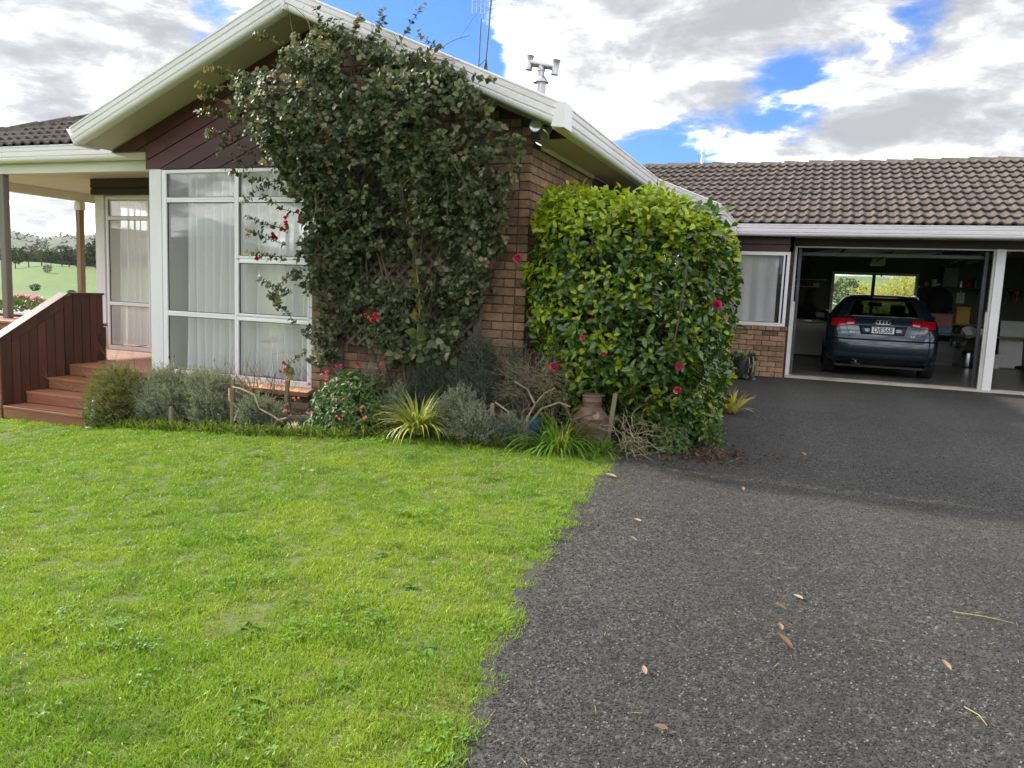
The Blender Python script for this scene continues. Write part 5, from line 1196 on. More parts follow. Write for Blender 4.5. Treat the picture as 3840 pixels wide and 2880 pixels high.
MB().box(-.38, .38, -.34, .34, .03, .78, .012).build('body', 'white_panel', fz); MB().box(-.39, .39, -.355, .345, .79, .85, .012).build('lid', 'white_panel', fz); MB().box(-.07, .07, -.375, -.357, .80, .83).build('handle', 'steel', fz)
for dx in (-.33, .33): MB().box(dx-.03, dx+.03, -.3, .3, 0, .03).build('foot', 'black_plastic', fz)
cv = thing('black_cover', (-.10, 19.45, -.365), 'tall black draped shape standing on the white freezer', 'bag')
b = MB(); 
for i in range(9): pass
pr = [(.26, 0), (.25, .12), (.21, .24), (.12, .34), (.09, .46), (.10, .52), (.06, .62), (.035, .69), (.0, .70)]
b.lathe(pr, 20); b.v = [(x*(1+.25*math.sin(3*math.atan2(y, x)+z*9)), y*.7, z) for x, y, z in b.v]; b.build('cloth', 'black_cloth', cv, True)
MB().tube([Vector((-.03, 0, .68)), Vector((0, -.02, .74)), Vector((.03, 0, .69))], .008, 6).build('loop', 'black_cloth', cv)
hm = thing('helmet', (.26, 18.95, -.365), 'glossy black helmet on the freezer corner beside the car', 'helmet')
b = MB().lathe([(.10, 0), (.13, .02), (.142, .09), (.135, .16), (.10, .215), (.05, .24), (.0, .245)], 24); b.build('shell', 'car_trim', hm, True)
MB().tube([Vector((-.10, -.10, .10)), Vector((0, -.145, .11)), Vector((.10, -.10, .10))], .018, 6).build('visor', 'chrome', hm, True)
sf = thing('wall_shelf', (-.12, 19.85, .5), 'two grey board shelves on the left of the garage back wall', 'shelf', world=True)
for z in (.57, .40): MB().box(-.72, .24 if z > .5 else .12, 19.6, 19.99, z-.012, z+.006).build('board', 'white_panel', sf)
for x in (-.55, .05):
    for z in (.57, .40): MB().prism([(19.99, z-.013), (19.99, z-.12), (19.97, z-.12), (19.68, z-.013)], 'x', x-.01, x+.01).build('bracket', 'steel', sf)
bk = thing('wicker_basket', (-.16, 19.78, .577), 'dark tapered wicker basket on the upper garage shelf', 'basket')
b = MB().lathe([(.085, 0), (.095, .02), (.13, .24), (.135, .25), (.125, .25), (.088, .02)], 20); b.build('body', 'wicker', bk, True)
for z in (.06, .12, .18): MB().lathe([(.098+.032*z/.24, z-.006), (.106+.032*z/.24, z), (.098+.032*z/.24, z+.006)], 20, cap=False).build('band', 'wicker', bk)
def crate(name, label, cat, x0, x1, y0, y1, z0, z1, m, lid=None, ribs=0, group=None):
    o = thing(name, ((x0+x1)/2, (y0+y1)/2, z0), label, cat, group, world=True)
    MB().box(x0, x1, y0, y1, z0, z1, .008).build('body', m, o); MB().box(x0-.008, x1+.008, y0-.008, y1+.008, z1-.02, z1+.012, .004).build('lid', lid or m, o)
    for i in range(ribs): x = x0+(x1-x0)*(i+1)/(ribs+1); MB().box(x-.006, x+.006, y0-.008, y0-.0005, z0+.01, z1-.022).build('rib', m, o)
    return o
crate('storage_box', 'small red box on the lower left garage shelf', 'box', -.20, -.06, 19.68, 19.85, .407, .50, 'red_plastic')
crate('storage_box', 'small pale box beside the red one on the lower left shelf', 'box', -.04, .10, 19.68, 19.85, .407, .48, 'white_panel')
crate('pink_crate', 'dusty pink plastic crate right of the car boot', 'crate', 2.37, 2.79, 18.75, 19.1, -.385, -.115, 'pink_plastic', ribs=3)
crate('blue_tub', 'blue plastic tub under the pink crate', 'tub', 2.48, 2.80, 18.75, 19.1, -.52, -.40, 'blue_plastic')
crate('yellow_case', 'upright yellow plastic case on the bench right of the car', 'case', 2.89, 3.14, 18.95, 19.08, -.305, .05, 'yellow_plastic')
MB().tube([Vector((2.96, 19.01, .06)), Vector((2.98, 19.01, .10)), Vector((3.05, 19.01, .10)), Vector((3.07, 19.01, .06))], .009, 6).build('case_handle', 'black_plastic', bpy.data.objects['yellow_case'])
wb = thing('workbench', (3.1, 19.3, FZ), 'cluttered grey workbench along the back wall right of the car', 'workbench', world=True)
MB().box(2.42, 5.4, 18.72, 19.95, -.56, -.525).build('top', 'wood_shelf', wb); MB().box(2.8, 3.6, 18.95, 19.98, -.335, -.312).build('shelf_board', 'wood_shelf', wb)
for x in (2.47, 3.55, 4.6, 5.3):
    for y in (18.77, 19.85): MB().box(x-.03, x+.03, y-.03, y+.03, FZ, -.562).build('leg', 'dark_steel', wb)
for x in (2.83, 3.55): MB().box(x-.012, x+.012, 19.0, 19.9, -.524, -.336).build('divider', 'wood_shelf', wb)
lc = thing('low_cabinet', (2.7, 19.2, FZ), 'dark low cabinet under the workbench beside the car', 'cabinet', world=True)
MB().box(2.54, 2.92, 19.0, 19.6, FZ, -.70).build('body', 'dark_steel', lc); MB().box(2.56, 2.90, 18.985, 18.998, FZ+.03, -.93).build('door', 'black_plastic', lc); MB().box(2.56, 2.90, 18.985, 18.998, -.91, -.72).build('drawer', 'dark_steel', lc)
bn = thing('pedal_bin', (3.12, 18.62, FZ), 'shiny stainless steel pedal bin on the garage floor', 'bin')
MB().lathe([(.105, .02), (.11, .03), (.11, .31), (.10, .32)], 28).build('body', 'chrome', bn, True); MB().lathe([(.112, .32), (.112, .345), (.08, .372), (.0, .378)], 28).build('lid', 'black_plastic', bn, True); MB().lathe([(.113, 0), (.113, .022)], 28).build('base', 'black_plastic', bn)
o = MB(); 
for i in range(1): o.lathe([(.03, .47), (.06, .40), (.12, .30), (.15, .15), (.12, .04), (.02, 0)], 22)
o.v = [(x*(1+.18*math.sin(5*math.atan2(y, x)+z*14)), y*(1+.18*math.sin(4*math.atan2(y, x)+z*11)), z) for x, y, z in o.v]
o = o.build('plastic_bag', 'plastic_bag', None, True, label='crumpled clear plastic bag hanging off the workbench edge', cat='bag'); o.location = (2.92, 18.66, -.82)
bs = MB().lathe([(.02, 0), (.09, .005), (.14, .09), (.15, .095), (.145, .10), (.085, .02), (.0, .015)], 28).build('white_basin', 'white_panel', None, True, label='white basin tipped on its side on the bench', cat='basin'); bs.location = (3.15, 18.9, -.52); bs.rotation_euler = (rad(55), rad(-25), 0)
crate('storage_box', 'white carton on the bench behind the door post', 'box', 3.26, 3.44, 18.85, 19.1, -.52, -.40, 'white_panel')
crate('storage_box', 'white carton standing on the floor right of the door post', 'box', 3.66, 3.83, 18.95, 19.2, FZ, -.93, 'white_panel')
ct = thing('hanging_jacket', (2.6, 19.75, -.1), 'black jacket hanging on the back wall right of the window', 'jacket')
b = MB(); pr = [(.24, 0), (.25, .15), (.24, .32), (.22, .45), (.15, .54), (.06, .58), (.05, .62), (.0, .63)]
b.lathe(pr, 20); b.v = [(x*(1+.08*math.sin(6*math.atan2(y, x)+z*8)), y*.55, z) for x, y, z in b.v]; b.build('cloth', 'black_cloth', ct, True)
for s in (-1, 1): MB().tube([Vector((s*.17, 0, .50)), Vector((s*.25, -.02, .35)), Vector((s*.25, -.04, .05))], [.06, .055, .045], 8).build('sleeve', 'black_cloth', ct, True)
MB().box(2.5, 2.7, 19.97, 20., .52, .56).build('coat_hook', 'steel', ct).matrix_parent_inverse = Matrix.Translation(ct.location).inverted()
sr = thing('wall_shelf', (2.9, 19.8, .45), 'long dark shelf crowded with tins high on the garage back wall', 'shelf', world=True)
MB().box(2.21, 5.3, 19.65, 19.99, .475, .492).build('board', 'dark_board', sr)
for x in (2.5, 3.4, 4.4): MB().prism([(19.99, .474), (19.99, .33), (19.975, .33), (19.72, .474)], 'x', x-.012, x+.012).build('bracket', 'dark_steel', sr)
crate('tool_box', 'tall dark box standing on the high shelf', 'box', 2.66, 2.96, 19.68, 19.95, .493, .92, 'dark_steel')
k = 0
for x, r_, h, m_, lab in ((2.50, .055, .16, 'white_panel', 'white paint tin at the left end of the high shelf'), (3.03, .05, .14, 'steel', 'steel tin right of the dark box on the high shelf'), (3.16, .075, .10, 'red_plastic', 'squat red tub on the high shelf'), (3.32, .05, .20, 'blue_plastic', 'blue bottle on the high shelf by the door post'), (2.36, .04, .10, 'card', 'small brown jar left of the white tin')):
    lathe_thing('tin', lab, 'tin', x, 19.8, .493, [(r_, 0), (r_, h*.9), (r_*1.04, h*.92), (r_*1.04, h), (.0, h)], m_, 18, 'tins on the high shelf')
for x, w2, h, lab in ((2.72, .05, .12, 'small dark clip board on the wall under the high shelf'), (2.92, .06, .11, 'second dark tool hanging under the high shelf'), (3.08, .08, .16, 'pale notice pinned under the high shelf')):
    MB().box(x-w2, x+w2, 19.97, 19.995, .30-h, .30+h*.5).box(x-.01, x+.01, 19.96, 19.995, .30+h*.5, .30+h*.5+.05).build('wall_tool', 'white_panel' if 'pale' in lab else 'dark_steel', None, label=lab, cat='tool', group='things on the garage wall')
tp = thing('white_board', (3.98, 19.0, FZ), 'tall white board leaning in the second garage bay', 'board'); o = MB().box(-.22, .22, 0, .02, 0, 1.03, .003).build('panel', 'white_panel', tp); o.rotation_euler = (rad(-8), 0, 0); MB().box(-.2, .2, -.06, -.03, 0, .03).build('rest', 'wood_shelf', tp)
cn = thing('black_cone', (3.95, 18.4, FZ+.09), 'long black cone lying on the floor of the second bay', 'cone'); o = MB().lathe([(.02, 0), (.03, .02), (.085, .36), (.09, .38), (.0, .38)], 20).build('cone', 'black_plastic', cn, True); o.rotation_euler = (rad(90), 0, rad(70)); o2 = MB().lathe([(.092, .385), (.10, .40), (.10, .56), (.0, .565)], 20).build('roll', 'white_panel', cn, True); o2.rotation_euler = o.rotation_euler
for i, x in enumerate((3.95, 4.06, 4.16, 4.26)):
    MB().tube([Vector((x, 19.97, .44)), Vector((x+.01, 19.95, .30)), Vector((x, 19.96, .16+.03*i))], .012, 6).lathe([(.03, 0), (.045, .02), (.03, .05)], 12, (x, 19.96, .40)).build('hand_tool', ('steel', 'dark_steel', 'yellow_plastic', 'dark_steel')[i], None, label=('steel', 'dark', 'yellow', 'last dark')[i]+' hand tool on the wall of the second garage bay', cat='tool', group='hand tools on the wall')
# door gear
do = thing('garage_door', (1.1, 16, 1.0), 'overhead garage door raised on rails under the ceiling', 'door', world=True)
for i in range(4): MB().box(-.26, 2.46, 14.35+i*.56, 14.90+i*.56, .985, 1.02).build('panel', 'dark_board', do)
MB().box(-.28, 2.48, 14.05, 14.14, .80, .85).build('brace', 'dark_steel', do)
for x in (-.285, 2.47): MB().box(x-.02, x+.02, 14.02, 17.4, .89, .93).build('rail', 'dark_steel', do)
for x in (.35, 1.1, 1.85): MB().bar((x, 14.12, .85), (x+.12, 14.5, .985), .03).build('strut', 'dark_steel', do); MB().bar((x-.5, 14.10, .835), (x, 14.10, .90), .025).build('strut', 'dark_steel', do)
for x in (-.27, 2.45): MB().box(x-.025, x+.025, 13.92, 13.97, FZ, .90).build('track', 'dark_steel', do)
mo = thing('door_opener', (1.16, 17.5, .9), 'garage door opener with a hanging pull cord', 'motor', world=True)
MB().box(1.02, 1.29, 17.4, 17.8, .83, .97, .015).build('housing', 'white_panel', mo); MB().tube([Vector((1.24, 17.38, .84)), Vector((1.238, 17.38, .66))], .006, 5).build('cord', 'black_plastic', mo); MB().box(1.222, 1.254, 17.37, 17.39, .60, .66, .005).build('pull', 'black_plastic', mo)
MB().box(1.13, 1.17, 14.2, 17.4, .90, .93).build('rail', 'dark_steel', mo)
d2 = thing('garage_door', (4.5, 16, 1.0), 'second overhead garage door raised on rails at the right', 'door', world=True)
for i in range(4): MB().box(2.75, 5.5, 14.35+i*.56, 14.90+i*.56, .985, 1.02).build('panel', 'dark_board', d2)
for x in (2.74, 5.5): MB().box(x-.02, x+.02, 13.95, 17.4, .89, .93).build('rail', 'dark_steel', d2)
# ---------------------------------------------------------------- lawn, chips and litter
leafmat('grass', [(.13, .255, .018), (.165, .305, .022), (.215, .36, .028), (.14, .275, .02), (.28, .39, .045)], .45, .36, .4, patch=(.29, .40, .04), pscale=1.1, dark=(.075, .165, .018))
leafmat('clover', [(.10, .22, .03), (.14, .27, .04), (.09, .20, .028)], .5, .3, .3)
leafmat('straw', [(.34, .29, .11), (.42, .36, .16), (.27, .22, .09)], .7, .2, .2)
hidden = bpy.data.collections.new('tuft_sources')                     # never linked to the scene: only instanced by the lawn
def tuft(n, h, spread, m, w_=.0035, flat=.5, name='tuft'):
    a = rng.uniform(0, 6.283, n); r = spread*np.sqrt(rng.random(n)); O = np.stack([r*np.cos(a), r*np.sin(a), np.zeros(n)-.004], 1)
    d = np.stack([rng.normal(0, flat, n), rng.normal(0, flat, n), np.ones(n)], 1); L = rng.uniform(.55, 1.15, n)*h
    b = blade(.9, 3); M = frames_from(d, rand_unit(n)+np.array([0, 0, .2]), np.stack([rng.uniform(.7, 1.3, n)*w_, L, L], 1))
    return O, M, b
def tuft_obj(specs, name):
    V_, F_, mats_, mi, off = [], [], [], [], 0
    for (O, M, b, m_) in specs:
        bv = np.array(b[0]); bf = np.array(b[1]); n = len(O)
        V_.append((np.einsum('nij,vj->nvi', M, bv)+O[:, None]).reshape(-1, 3)); F_.append((bf[None]+(np.arange(n)*len(bv))[:, None, None]).reshape(-1, 4)+off); off += n*len(bv)
        mats_.append(m_); mi += [len(mats_)-1]*(n*len(bf))
    me = fast_mesh(name, np.concatenate(V_), np.concatenate(F_), None)
    for m_ in mats_: me.materials.append(MATS[m_])
    me.polygons.foreach_set('material_index', np.array(mi, np.int32))
    o = bpy.data.objects.new(name, me); hidden.objects.link(o); return o
def clover_spec(n, spread, s):
    a = rng.uniform(0, 6.283, n); r = spread*np.sqrt(rng.random(n)); k = 3
    O = np.repeat(np.stack([r*np.cos(a), r*np.sin(a), rng.uniform(.012, .03, n)], 1), k, 0)
    an = np.tile(np.arange(k)*2.094, n)+np.repeat(rng.uniform(0, 6, n), k); d = np.stack([np.cos(an), np.sin(an), rng.normal(.25, .15, n*k)], 1)
    M = frames_from(d, np.array([[0, 0, 1.]])+rng.normal(0, .15, (n*k, 3)), rng.uniform(.7, 1.2, n*k)*s); return O, M, leaf_shape(.95, .1, .1, wd=[.2, .8, 1., .9, .3])
A_KINDS = [tuft_obj([(*tuft(50, .033, .055, 'grass'), 'grass'), (*tuft(4, .030, .055, 'straw', .0022, .9), 'straw')], 'grass_tuft') for i in range(4)]
A_KINDS += [tuft_obj([(*tuft(40, .032, .055, 'grass', .003, .8), 'grass'), (*tuft(4, .03, .05, 'straw', .0022, 1.), 'straw')], 'grass_tuft') for i in range(2)]
A_KINDS += [tuft_obj([(*tuft(30, .034, .055, 'grass'), 'grass'), (*clover_spec(9, .055, .010), 'clover')], 'grass_tuft') for i in range(2)]
A_KINDS += [tuft_obj([(*tuft(26, .028, .055, 'straw', .0028, 1.), 'straw'), (*tuft(18, .030, .055, 'grass'), 'grass')], 'grass_tuft')]
def instancer(name, pts, rot, scl, idx, objs, **tags):
    """points that carry one of objs each, turned and scaled (geometry nodes)"""
    me = bpy.data.meshes.new(name); me.vertices.add(len(pts)); me.vertices.foreach_set('co', np.asarray(pts, np.float32).ravel())
    for nm, ty, dat in (('rot', 'FLOAT_VECTOR', rot), ('scl', 'FLOAT', scl), ('idx', 'INT', idx)):
        at = me.attributes.new(nm, ty, 'POINT'); at.data.foreach_set('vector' if ty == 'FLOAT_VECTOR' else 'value', np.asarray(dat, np.int32 if ty == 'INT' else np.float32).ravel())
    c = bpy.data.collections.new(name+'_pieces')
    for i, o in enumerate(objs): o.name = '%s_%02d' % (name, i); c.objects.link(o)
    ng = bpy.data.node_groups.new(name, 'GeometryNodeTree'); ng.interface.new_socket('Geometry', in_out='INPUT', socket_type='NodeSocketGeometry'); ng.interface.new_socket('Geometry', in_out='OUTPUT', socket_type='NodeSocketGeometry')
    N_ = ng.nodes; gi = N_.new('NodeGroupInput'); go = N_.new('NodeGroupOutput'); ci = N_.new('GeometryNodeCollectionInfo'); ci.inputs['Collection'].default_value = c; ci.inputs['Separate Children'].default_value = True; ci.inputs['Reset Children'].default_value = True
    ip = N_.new('GeometryNodeInstanceOnPoints'); ip.inputs['Pick Instance'].default_value = True
    def attr(n_, ty): a = N_.new('GeometryNodeInputNamedAttribute'); a.data_type = ty; a.inputs[0].default_value = n_; return [o_ for o_ in a.outputs if o_.enabled][0]
    lk = ng.links.new; lk(gi.outputs[0], ip.inputs['Points']); lk(ci.outputs[0], ip.inputs['Instance']); lk(attr('idx', 'INT'), ip.inputs['Instance Index'])
    er = N_.new('FunctionNodeEulerToRotation'); lk(attr('rot', 'FLOAT_VECTOR'), er.inputs[0]); lk(er.outputs[0], ip.inputs['Rotation']); lk(attr('scl', 'FLOAT'), ip.inputs['Scale']); lk(ip.outputs[0], go.inputs[0])
    o = link(name, me, **tags); md = o.modifiers.new('scatter', 'NODES'); md.node_group = ng; return o
def lawn_mask(x, y):
    yb = np.interp(x, [-20, -8.75, -8.74]+[p[0] for p in bl], [6.5, 6.5, 6.05]+[p[1] for p in bl])
    return (x < edge_x(y)-.01) & (y < yb) & (y > .2)
pts = []
for (d0, d1, dens) in ((0, 3.2, 900), (3.2, 5, 620), (5, 9, 420), (9, 13, 220)):
    n = int(dens*13*8); x = rng.uniform(-13, 0, n); y = rng.uniform(.2, 8.2, n); r = np.hypot(x, y)
    k = lawn_mask(x, y) & (r >= d0) & (r < d1) & (x > -1.62*y-2.2); pts.append(np.stack([x[k], y[k]], 1))
pts = np.concatenate(pts); x, y = pts.T; n = len(x)
nz = np.array([mnoise.fractal(Vector((a*1.1, b_*1.1, 0)), 1., 2., 4) for a, b_ in zip(x, y)])
nz2 = np.array([mnoise.fractal(Vector((a*2.6+9, b_*2.6, 4)), 1., 2., 3) for a, b_ in zip(x, y)])
near_edge = ss(.9, .05, edge_x(y)-x)*ss(6, 4, y)
u = rng.random(n)
idx = np.where(u < -.03+.30*nz2, 6+(rng.random(n) < .5), np.where(rng.random(n) < .5, 4+(rng.random(n) < .5), rng.integers(0, 4, n)))
bare = (nz-.55*near_edge < -.55) & (rng.random(n) < .6); idx = np.where(bare, 8, idx)
scl = rng.uniform(.75, 1.2, n)*(1+.35*np.clip(nz2, -.6, .8))*np.where(bare, .75, 1.)
# a longer fringe where the mower cannot reach
yb = np.interp(x, [p[0] for p in bl], [p[1] for p in bl]); scl *= 1+.6*ss(.22, .0, yb-y)
rot = np.stack([rng.normal(0, .12, n), rng.normal(0, .12, n), rng.uniform(0, 6.28, n)], 1)
instancer('lawn_grass', np.stack([x, y, gh(x, y)], 1), rot, scl, idx.astype(int), A_KINDS, kind='stuff', label='bright green mown lawn with clover and dry patches', cat='grass')
# stone chips standing out of the seal, near the camera
mat('chip', (.028, .0272, .026), (.018, .0176, .017), .8, 60, island=.45)
mat('chip_light', (.10, .098, .094), (.16, .156, .148), .8, 60, island=.3)
chips = []
for i in range(8):
    n = 7; b = MB(); a = np.sort(rng.uniform(0, 6.283, n)); r = rng.uniform(.7, 1.1, n); top_ = [(math.cos(t_)*q*.8, math.sin(t_)*q*.8, rng.uniform(.3, .6)) for t_, q in zip(a, r)]; bot_ = [(math.cos(t_)*q, math.sin(t_)*q, -.4) for t_, q in zip(a, r)]
    b.add(top_+bot_, [tuple(range(n))]+[(k, n+k, n+(k+1) % n, (k+1) % n) for k in range(n)])
    o = bpy.data.objects.new('chip', b.mesh('chip', 'chip' if i < 7 else 'chip_light')); hidden.objects.link(o); chips.append(o)
pts = []
for d0, d1, dens in ((0, 3.4, 7000), (3.4, 5.0, 4200), (5., 7.2, 2200), (7.2, 10., 900)):
    n = int(dens*6*9.6); x = rng.uniform(-1.6, 4.4, n); y = rng.uniform(.4, 10., n); r = np.hypot(x, y)
    k = (x > np.where(y < 6.3, edge_x(y)+.005, -.62)) & (r >= d0) & (r < d1) & (x < .38*y+.35) & (y > 1.5); pts.append(np.stack([x[k], y[k]], 1))
pts = np.concatenate(pts); x, y = pts.T; n = len(x)
instancer('stone_chips', np.stack([x, y, gh(x, y)+.006], 1), np.stack([rng.normal(0, .25, n), rng.normal(0, .25, n), rng.uniform(0, 6.28, n)], 1), rng.uniform(.003, .0062, n), np.where(rng.random(n) < .92, rng.integers(0, 7, n), 7), chips, kind='stuff', label='dark stone chips bound in the driveway seal', cat='gravel')
# ---------------------------------------------------------------- things around the house
# rusty milk can
mat('plate_rust', (.33, .235, .165), (.22, .145, .10), .7, 20, bump=.4, bscale=60)
mc = thing('milk_can', (-1.765, 6.60, G1(-1.76, 6.6)), 'rusty old milk can with a lid and bail handle in the garden bed', 'milk can')
MB().lathe([(.150, 0), (.156, .01), (.156, .275), (.159, .280), (.157, .287), (.092, .365), (.086, .372), (.086, .372)], 40).build('body', 'rust', mc, True)
MB().lathe([(.085, .368), (.086, .425), (.090, .430), (.086, .436), (.086, .470)], 36, cap=False).build('neck', 'rust', mc, True)
MB().lathe([(.087, .466), (.092, .468), (.093, .474), (.088, .480), (.055, .494), (.0, .500)], 36).build('lid', 'rust', mc, True)
MB().tube([Vector((-.04+.08*i/10, 0, .492+.046*math.sin(math.pi*i/10))) for i in range(11)], .006, 8).build('lid_handle', 'rust', mc, True)
MB().tube([Vector((.06-.0*i, -.115, .335)) if i == 0 else Vector((.06-.205*math.sin(i/12*math.pi*.62)*1.05, -.115-.055*math.sin(i/12*math.pi), .335-.085*math.sin(i/12*math.pi*.55)**1.0)) for i in range(13)]+[Vector((-.175, -.02, .262)), Vector((-.15, .09, .29))], .008, 8).build('bail_handle', 'rust', mc, True)
pl_ = MB().lathe([(.0, .0), (.042, .0), (.042, .004), (.034, .006), (.03, .004), (.022, .007), (.0, .008)], 24).build('maker_plate', 'plate_rust', mc, True); pl_.location = (.06, -.108, .318); pl_.rotation_euler = (rad(48), 0, rad(18))
MB().tube([Vector((.045, -.118, .33)), Vector((.05, -.135, .355)), Vector((.065, -.135, .36)), Vector((.072, -.115, .335))], .007, 6).build('handle_ear', 'rust', mc, True)
bp = thing('blue_pot', (-2.35, 6.62, G1(-2.3, 6.6)+.04), 'small blue glazed pot half hidden behind the dead bush', 'pot')
MB().lathe([(.07, 0), (.10, .08), (.11, .16), (.12, .165), (.12, .18), (.10, .18), (.09, .10), (.0, .09)], 24).build('pot', 'blue_plastic', bp, True); MB().lathe([(.0, .15), (.098, .15)], 20, cap=False).build('soil', 'soil', bp)
# garden ornament by the steps
mat('ornament_blue', (.20, .48, .66), (.14, .38, .56), .35, 6); mat('ornament_white', (.78, .78, .76), (.62, .62, .60), .4, 8); mat('ornament_skin', (.42, .17, .09), (.34, .13, .07), .5, 6); mat('ornament_green', (.02, .10, .045), (.015, .07, .03), .4, 6)
gn = thing('garden_ornament', (-7.13, 6.04, G1(-7.13, 6.04)-.02), 'little painted garden figure with pale blue hat half hidden beside the steps', 'ornament')
MB().lathe([(.055, 0), (.07, .02), (.075, .08), (.055, .14), (.03, .155)], 20).build('body', 'ornament_green', gn, True)
MB().lathe([(.0, .14), (.035, .145), (.05, .175), (.045, .205), (.02, .225), (.0, .228)], 20).build('head', 'ornament_skin', gn, True)
MB().lathe([(.052, .20), (.088, .198), (.092, .206), (.064, .214), (.056, .25), (.035, .285), (.0, .295)], 24).build('hat', 'ornament_blue', gn, True)
MB().lathe([(.066, .212), (.060, .222), (.059, .222)], 24, cap=False).build('hat_band', 'plate_black', gn)
MB().tube([Vector((.06, -.03, .12)), Vector((.085, -.06, .09)), Vector((.08, -.09, .05))], [.02, .018, .016], 8).build('arm', 'ornament_green', gn, True)
cr = MB().lathe([(.0, .29), (.03, .295), (.045, .32), (.04, .35), (.02, .365), (.0, .37)], 18); cr.lathe([(.0, .36), (.022, .365), (.028, .385), (.02, .40), (.0, .405)], 14, (.0, -.015, 0)); cr.build('white_animal', 'ornament_white', gn, True)
MB().lathe([(.05, 0), (.06, .01), (.05, .05), (.0, .055)], 14, (-.03, -.07, 0)).build('foot_stone', 'ornament_white', gn, True)
# pot with succulents at the garage window
pt = thing('succulent_pot', (-1.02, 12.95, G1(-1.02, 12.95)+.01), 'black pot spilling grey succulents below the garage side window', 'pot')
MB().lathe([(.14, 0), (.17, .03), (.19, .20), (.175, .36), (.185, .375), (.165, .375), (.16, .33), (.0, .32)], 28).build('pot', 'black_plastic', pt, True)
def rosette(parent, p, n, size, m, name='rosette', petals=18):
    n = np.array(n, float); n /= np.linalg.norm(n); t1 = np.cross(n, [.2, .3, .93]); t1 /= np.linalg.norm(t1); t2 = np.cross(n, t1)
    f = np.arange(petals)/petals; a = np.arange(petals)*2.39996; out = np.cos(a)[:, None]*t1+np.sin(a)[:, None]*t2; d = out*(.3+.8*f)[:, None]+n*(.9-.6*f)[:, None]
    return link(name, scatter(name, leaf_shape(.55, .3, -.3), frames_from(d, n[None]-out*.2, size*(.45+.5*f)), np.array(p)+out*.004, m), parent)
for i in range(26):
    a = rng.uniform(0, 6.28); rosette(pt, (.185*math.cos(a), .185*math.sin(a), .37+rng.normal(0, .025)), (math.cos(a), math.sin(a), .8), .07, 'succulent')
for (x, y, z) in ((-.16, -.13, .27), (.17, -.12, .28), (.20, -.08, .18), (-.05, -.20, .14), (.10, -.22, .06), (.19, -.17, .04), (.22, -.02, .32), (.13, -.16, .23), (-.20, -.05, .30), (.2, -.12, .11)):
    rosette(pt, (x, y, z), (x, y, .05), .075, 'succulent')
b = MB()
for x in (-.17, .13, .19): b.tube([Vector((x, -.12, .37)), Vector((x*1.12, -.17, .28)), Vector((x*1.1, -.18, .12))], .006, 5)
b.build('trailing_stems', 'pale_twig', pt)
M_ = []; n = 60; a = rng.uniform(0, 6.283, n); tl = rng.uniform(.15, 1., n); out = np.stack([np.cos(a), np.sin(a), 0*a], 1); d = out*np.sin(tl)[:, None]+np.array([0, 0, 1.])*np.cos(tl)[:, None]; upv = np.array([0, 0, 1.])*np.sin(tl)[:, None]-out*np.cos(tl)[:, None]; L = rng.uniform(.14, .30, n)
link('spider_leaves', scatter('spider_leaves', blade(1.9), frames_from(d, upv, np.stack([np.full(n, .012), L, L], 1)), np.tile([0, 0, .37], (n, 1)), 'lily_leaf'), pt)
# security light on the corner
sc_ = thing('security_light', (-2.47, 6.86, 1.52), 'twin clear floodlight fixed under the eave at the brick corner', 'light')
mat('lamp_glass', (.62, .63, .62), (.5, .5, .5), .12, 30, metal=.6, coat=1.); mat('lamp_clear', (.40, .40, .34), (.30, .30, .26), .15, 30, metal=.4, coat=1.)
MB().box(-.035, .035, -.07, .03, .0, .05, .008).build('base', 'white_wood', sc_); MB().tube([Vector((0, -.05, .01)), Vector((.01, -.10, -.02))], .02, 10).build('arm', 'white_wood', sc_)
def flood(loc, rot, m_):
    f = MB().lathe([(.022, -.075), (.026, -.03), (.040, .0), (.054, .04), (.057, .05), (.052, .052), (.0, .046)], 28).build('lamp', m_, sc_, True); f.location = loc; f.rotation_euler = rot
    MB().lathe([(.058, .044), (.061, .050), (.056, .056)], 28, cap=False).build('lamp_rim', 'lamp_glass', f, True); return f
flood((.03, -.15, -.055), (rad(80), rad(12), 0), 'lamp_glass'); flood((.115, -.11, -.085), (rad(140), rad(30), 0), 'lamp_clear')
MB().tube([Vector((.02, -.10, -.03)), Vector((.08, -.10, -.06)), Vector((.11, -.10, -.06))], .016, 8).build('bracket', 'white_wood', sc_)
# flue, aerial, vent pipe
fl = thing('chimney_flue', (-3.43, 9.5, 2.1), 'steel stove flue with a double T cowl behind the gable', 'flue')
MB().lathe([(.068, 0), (.068, .50), (.072, .505), (.072, .52)], 24).build('pipe', 'steel', fl, True); MB().lathe([(.10, .52), (.10, .535), (.05, .60), (.045, .605)], 24).build('skirt', 'steel', fl, True); MB().lathe([(.043, .60), (.043, .74)], 20).build('neck', 'steel', fl, True); MB().lathe([(.048, .66), (.050, .67), (.048, .68)], 20, cap=False).build('seam', 'steel', fl)
tb = MB().tube([Vector((-.155, 0, .775)), Vector((.175, 0, .70))], .044, 20).build('cross_pipe', 'steel', fl, True)
for x, z in ((-.165, .775), (.185, .695)):
    e_ = MB().lathe([(.047, -.09), (.052, -.088), (.047, -.08), (.047, .08), (.052, .088), (.047, .09)], 22, cap=False).build('end_pipe', 'steel', fl, True); e_.location = (x, 0, z); e_.rotation_euler = (0, rad(6), 0)
an = thing('tv_aerial', (-4.20, 9.5, 2.45), 'thin rooftop aerial mast with a wire grid reflector', 'aerial')
MB().tube([Vector((-.02, 0, 0)), Vector((.0, 0, .5)), Vector((.06, 0, 1.5))], .011, 8).build('mast', 'dark_steel', an); MB().tube([Vector((-.13, .05, .05)), Vector((-.11, .05, 1.03))], .009, 8).build('mast', 'dark_steel', an)
